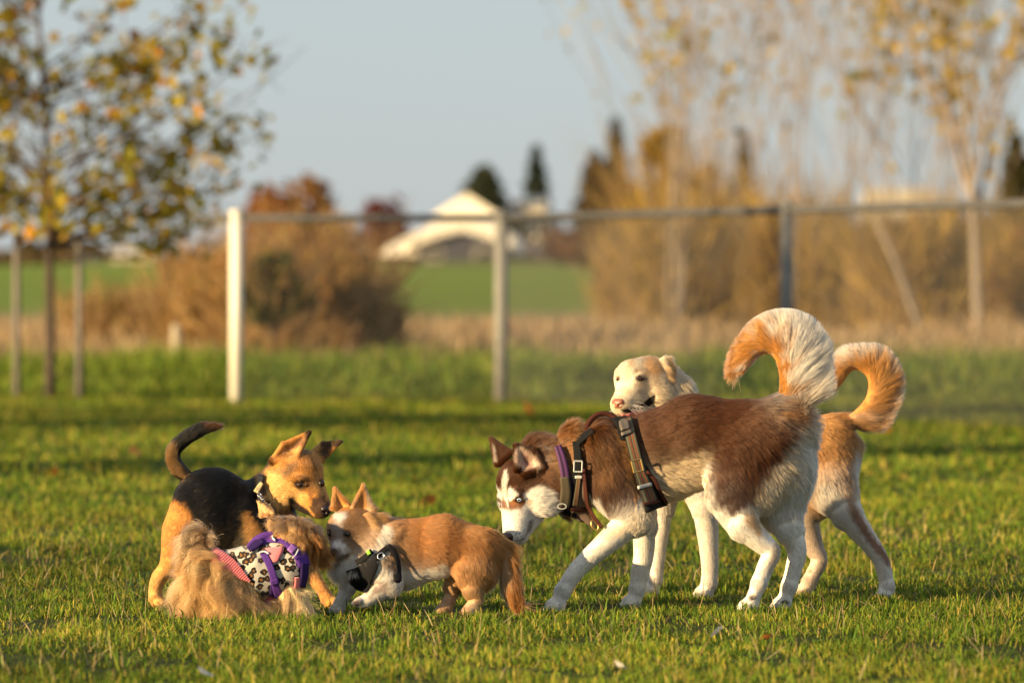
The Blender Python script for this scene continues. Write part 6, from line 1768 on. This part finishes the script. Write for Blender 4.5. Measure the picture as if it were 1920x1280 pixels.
def build_terrier():
    fd = Field(15.7)
    BL, OR, GY = (.80, .50, .215), (.58, .25, .055), (.40, .28, .18)
    fd.col = BL
    fd.fl, fd.lift = 40, .2
    # trunk, low and turned a little away at the head
    torso0 = len(fd.prims)
    fd.cone((388, 1072, -6), (470, 1076, 0), 33, 44, sw=.9, flow=(-.3, 1, -.2))
    fd.cone((470, 1076, 0), (530, 1064, 6), 44, 49, sw=.9, flow=(.2, 1, -.1))
    torso1 = len(fd.prims)
    fd.ell((376, 1082, -6), (28, 34, 36), flow=(-.25, 1, -.3), fl=34)
    fd.cone((544, 1048, 12), (550, 1014, 18), 34, 33, k=10, flow=(.1, 1, -.1), fl=14)
    # head, looking right and away
    fd.ell((553, 1006, 18), (35, 34, 34), flow=(.7, .7, -.2), fl=27)
    fd.cone((574, 1012, 24), (586, 1026, 30), 23, 14, flow=(.4, .95, 0), fl=22)
    fd.tri((485, 941, 6), (489, 970, 0), (512, 962, -4), r=3, k=3, fl=4, flow=(-.2, -1, 0), col=(.62, .36, .16))
    fd.tri((485, 941, 6), (512, 962, -4), (505, 950, 8), r=3, k=3, fl=4, flow=(-.1, -1, 0), col=(.62, .36, .16))
    fd.cone((508, 980, 4), (534, 990, 10), 7, 22, k=10, fl=14, flow=(.6, .5, -.1), col=(.62, .38, .18))
    # legs
    fd.cone((402, 1092, -30), (404, 1146, -34), 27, 16, sw=.8, fl=44, lift=.26, flow=(.5, 1, -.2))
    fd.cone((440, 1100, -30), (444, 1138, -30), 17, 11, fl=36, lift=.26, flow=(.8, .9, -.2))
    fd.cone((360, 1096, 4), (348, 1146, 4), 19, 11, sw=.9, fl=34, lift=.28, flow=(-.45, 1, -.2))
    fd.cone((544, 1110, -16), (550, 1144, -24), 20, 13, sw=.85, fl=40, lift=.3, flow=(.7, 1, -.2))
    fd.cone((540, 1098, 26), (546, 1142, 28), 15, 10, sw=.85, fl=26, lift=.3, flow=(.8, 1, 0))
    tail = [(360, 1048, -8, 18), (364, 1026, -10, 16), (372, 1008, -10, 15), (380, 1000, -10, 8)]
    fd.chain(tail, k=8, fl=20, lift=.3, flow=(-.3, .3, -.3))
    root = empty('dog', (fd.world(np.array([[460, 1157, 0]]))[0][0], fd.d0, 0), 'small blond long haired terrier wearing a leopard print coat and purple harness', 'dog')
    hemA, hemB = np.array([399, 1020.]), np.array([470, 1096.])
    froA, froB = np.array([582, 1020.]), np.array([566, 1112.])
    def in_coat(V, m=0):
        e = hemB - hemA; s1 = (e[0] * (V[:, 1] - hemA[1]) - e[1] * (V[:, 0] - hemA[0])) / np.linalg.norm(e)
        e = froB - froA; s2 = (e[0] * (V[:, 1] - froA[1]) - e[1] * (V[:, 0] - froA[0])) / np.linalg.norm(e)
        return (s1 < -m) & (s2 > m) & (V[:, 1] < 1100) & (V[:, 1] > 1010)
    def col(V, C):
        n = vnoise(V, 16, 8); n2 = vnoise(V * np.array([1, .35, 1]), 7, 12)
        a = smooth01(n2, .5, .8) * .6
        C = C * (1 - a[:, None]) + np.array([.46, .26, .1]) * a[:, None]
        a = smooth01(n2, .1, .35); C = C * (.45 + .55 * a[:, None]) + np.array([.46, .36, .26]) * (.55 * (1 - a[:, None]))
        C = paint(V, C, [(340, 1120), (380, 1080), (390, 1120), (385, 1160), (330, 1160)], (.44, .2, .06), 12, 12, 7, .75)
        C = paint(V, C, [(290, 1085), (340, 1080), (345, 1130), (300, 1150)], (.42, .34, .26), 12, 10, 6, .7)
        C = paint(V, C, [(340, 1000), (372, 980), (400, 1000), (398, 1040), (350, 1050)], (.44, .33, .22), 10, 8, 6, .6)
        # head: grey brown crown, golden side, rust and, with deep shade put in, near black towards the muzzle; pale blond on the front leg
        C = paint(V, C, [(505, 966), (560, 950), (604, 970), (572, 988), (510, 984)], (.27, .18, .115), 8, 14, 5, .85)
        C = paint(V, C, [(516, 984), (562, 984), (566, 1020), (540, 1030), (514, 1012)], (.70, .43, .17), 8, 10, 5, .85)
        C = paint(V, C, [(560, 985), (596, 980), (620, 1000), (606, 1046), (584, 1048), (562, 1020)], (.48, .19, .04), 8, 14, 5, .9)
        C = paint(V, C, [(588, 985), (630, 985), (625, 1050), (608, 1050), (598, 1016)], (.13, .055, .022), 6, 10, 5, .8)
        C = paint(V, C, [(478, 930), (514, 930), (514, 972), (480, 976)], (.62, .36, .16), 6, 4, 5, .85)
        C = paint(V, C, [(500, 1100), (600, 1100), (620, 1160), (500, 1160)], (.80, .58, .34), 8, 8, 6, .7)
        return C
    def tune(A):
        V, N = A['V'], A['N']
        ic = in_coat(V, 4)
        A['fl'][ic] = 1; A['dens'][ic] = 0
        near = ~in_coat(V, -14) & (V[:, 0] < 480) & (V[:, 1] < 1060) & (V[:, 0] > 395)
        A['fl'][near] *= .4
        fr = (V[:, 0] > 552) & (V[:, 1] > 1046) & (V[:, 1] < 1104)
        A['fl'][fr] = np.minimum(A['fl'][fr], 8)
        # head hair parts at the crown and falls
        hd = smooth01(-V[:, 1], -1050, -1030) * smooth01(V[:, 0], 505, 525)
        f = np.stack([(V[:, 0] - 560) * .016 + .15, np.full(len(V), .75), np.where(V[:, 2] < 18, -.25, .25)], 1)
        A['flow'] = A['flow'] * (1 - hd)[:, None] + f * hd[:, None]
        A['lift'] = np.where(hd > .5, .16, A['lift'])
        # leg hair spreads outward and stops at the ground
        room = (fd.vg(0) - 2 - V[:, 1]) * 1.25
        A['fl'] = np.minimum(A['fl'], np.maximum(room, 12))
    body, fur = grow(fd, root, col, tune=tune, seed=61, K=10, density=2.4, rad=.30, clump=.74, cell=12, lock=.3, wave=13, rough=.3, vary=.3, lockcol=1.3, gravity=.28, far=.5, fuzz=.6)
    # ---- coat
    h = 2.0
    g = Field(fd.d0); g.prims = fd.prims[torso0:torso1]
    g.grid(h, pad=16)
    ax = [g.lo[i] + h * np.arange(g.f.shape[i]) for i in range(3)]
    U, Vv, W = np.meshgrid(*ax, indexing='ij')
    wr = (vnoise(np.stack([U.ravel(), Vv.ravel(), W.ravel()], 1) * np.array([1, .6, 1]), 15, 77).reshape(U.shape) - .5) * 5
    f = g.f - 6.5 - wr
    e = hemB - hemA; s1 = (e[0] * (Vv - hemA[1]) - e[1] * (U - hemA[0])) / np.linalg.norm(e)
    e = froB - froA; s2 = -(e[0] * (Vv - froA[1]) - e[1] * (U - froA[0])) / np.linalg.norm(e)
    f = np.maximum(np.maximum(f, s1), s2)
    V, Q = surface_nets(f); V = g.lo + V * h; V = relax(V, Q, 2)
    vol = (V[Q[:, 0]] * np.cross(V[Q[:, 1]], V[Q[:, 2]])).sum() + (V[Q[:, 0]] * np.cross(V[Q[:, 2]], V[Q[:, 3]])).sum()
    if vol < 0: Q = Q[:, ::-1].copy()
    coat = link('coat', np_mesh('coat', fd.world(V) - np.array(root.location), quads=Q), root, leopard_mat())
    g.f = g.f - 6.5                                    # straps lie on the coat
    M_PINK = mat('pink_ribbed_knit', (.62, .18, .2), rough=.85, sheen=.3, bump=(500, .3, .001))
    M_PU = mat('purple_webbing', (.09, .035, .23), rough=.85, spec=.15, bump=(420, .6, .002))
    M_PUD = mat('dark_purple_webbing', (.03, .014, .09), rough=.85, spec=.15, bump=(420, .6, .002))
    M_REF = mat('silver_piping', (.6, .62, .68), rough=.35)
    M_CORAL = mat('coral_knit', (.62, .16, .1), rough=.85, bump=(500, .3, .001))
    M_LILAC = mat('lilac_tape', (.28, .12, .42), rough=.5)
    hemt = resample([(404, 1024), (440, 1050), (470, 1089)], 44); hemb = resample([(391, 1036), (396, 1052), (424, 1074), (467, 1091)], 44)
    hem, G = drape('hem', coat, g, hemt, hemb, M_PINK, off=2.5, thick=1.8, n=44, k=3)
    # the ribs of the knit stand proud
    for i in range(1, 43):
        if i % 2: continue
        a, b = G[i, 0], G[i, -1]
        mb = MB(); p = fd.world(np.array([G[i, q] + (0, 0, -3.2) for q in range(4)])) - np.array(root.location)
        mb.tube(p, 1.25 / fd.sc, 5); mb.build('rib', M_PINK, coat)
    hs, _ = drape('harness', root, g, *band([(468, 1028), (484, 1014), (504, 1006), (530, 1010), (550, 1026), (564, 1044), (570, 1062)], [15, 20, 20, 17, 19, 23, 22]), M_PU, off=3, thick=2, n=30)
    drape('chest_strap', hs, g, *band([(571, 1056), (570, 1078), (566, 1100)], [14, 13, 11]), M_PUD, off=4, thick=2, n=14)
    drape('girth_strap', hs, g, *band([(492, 1034), (502, 1052), (510, 1072), (515, 1092), (520, 1110), (528, 1126)], [13, 13, 13, 14, 15, 16]), M_PU, off=4, thick=2, n=24)
    drape('girth_strap', hs, g, *band([(514, 1096), (513, 1116), (512, 1142)], [14, 16, 14]), M_PUD, off=2, thick=1.8, n=14)
    drape('back_plate', hs, g, *band([(466, 1030), (480, 1020), (492, 1012)], [9, 14, 12]), M_PUD, off=7, thick=2, n=12)
    drape('piping', hs, g, *band([(486, 1036), (496, 1034), (504, 1038)], 2.4), M_REF, off=8, thick=2, n=12, k=2)
    drape('piping', hs, g, *band([(513, 1000), (511, 1008), (516, 1013)], 2.4), M_REF, off=8, thick=2, n=12, k=2)
    drape('piping', hs, g, *band([(548, 1046), (554, 1040), (559, 1030)], 2.4), M_REF, off=9, thick=2, n=12, k=2)
    drape('slide', hs, g, *band([(543, 1024), (552, 1032)], 15), M_LILAC, off=8, thick=1.8, n=6)
    drape('slide', hs, g, *band([(513, 1086), (516, 1095)], 16), M_PU, off=8.5, thick=2, n=6)
    drape('hood_lining', coat, g, [(497, 1028), (503, 1042), (511, 1055)], [(533, 1024), (530, 1036), (520, 1052)], M_PINK, off=2.5, thick=1.8, n=12, puff=3)
    drape('collar_knit', coat, g, *band([(518, 1004), (536, 1006), (552, 1018)], 9), M_CORAL, off=4, thick=1.8, n=14)
    drape('front_trim', coat, g, *band([(557, 1082), (557, 1094), (554, 1106)], 9), M_PINK, off=3, thick=1.8, n=10)
    M_MAROON = mat('dark_red_sleeve', (.2, .035, .04), rough=.8, bump=(400, .4, .001))
    field_part('sleeve', coat, fd, lambda q: q.cone((504, 1122, -18), (500, 1152, -24), 9, 8), M_MAROON, h=1.6)
build_terrier()
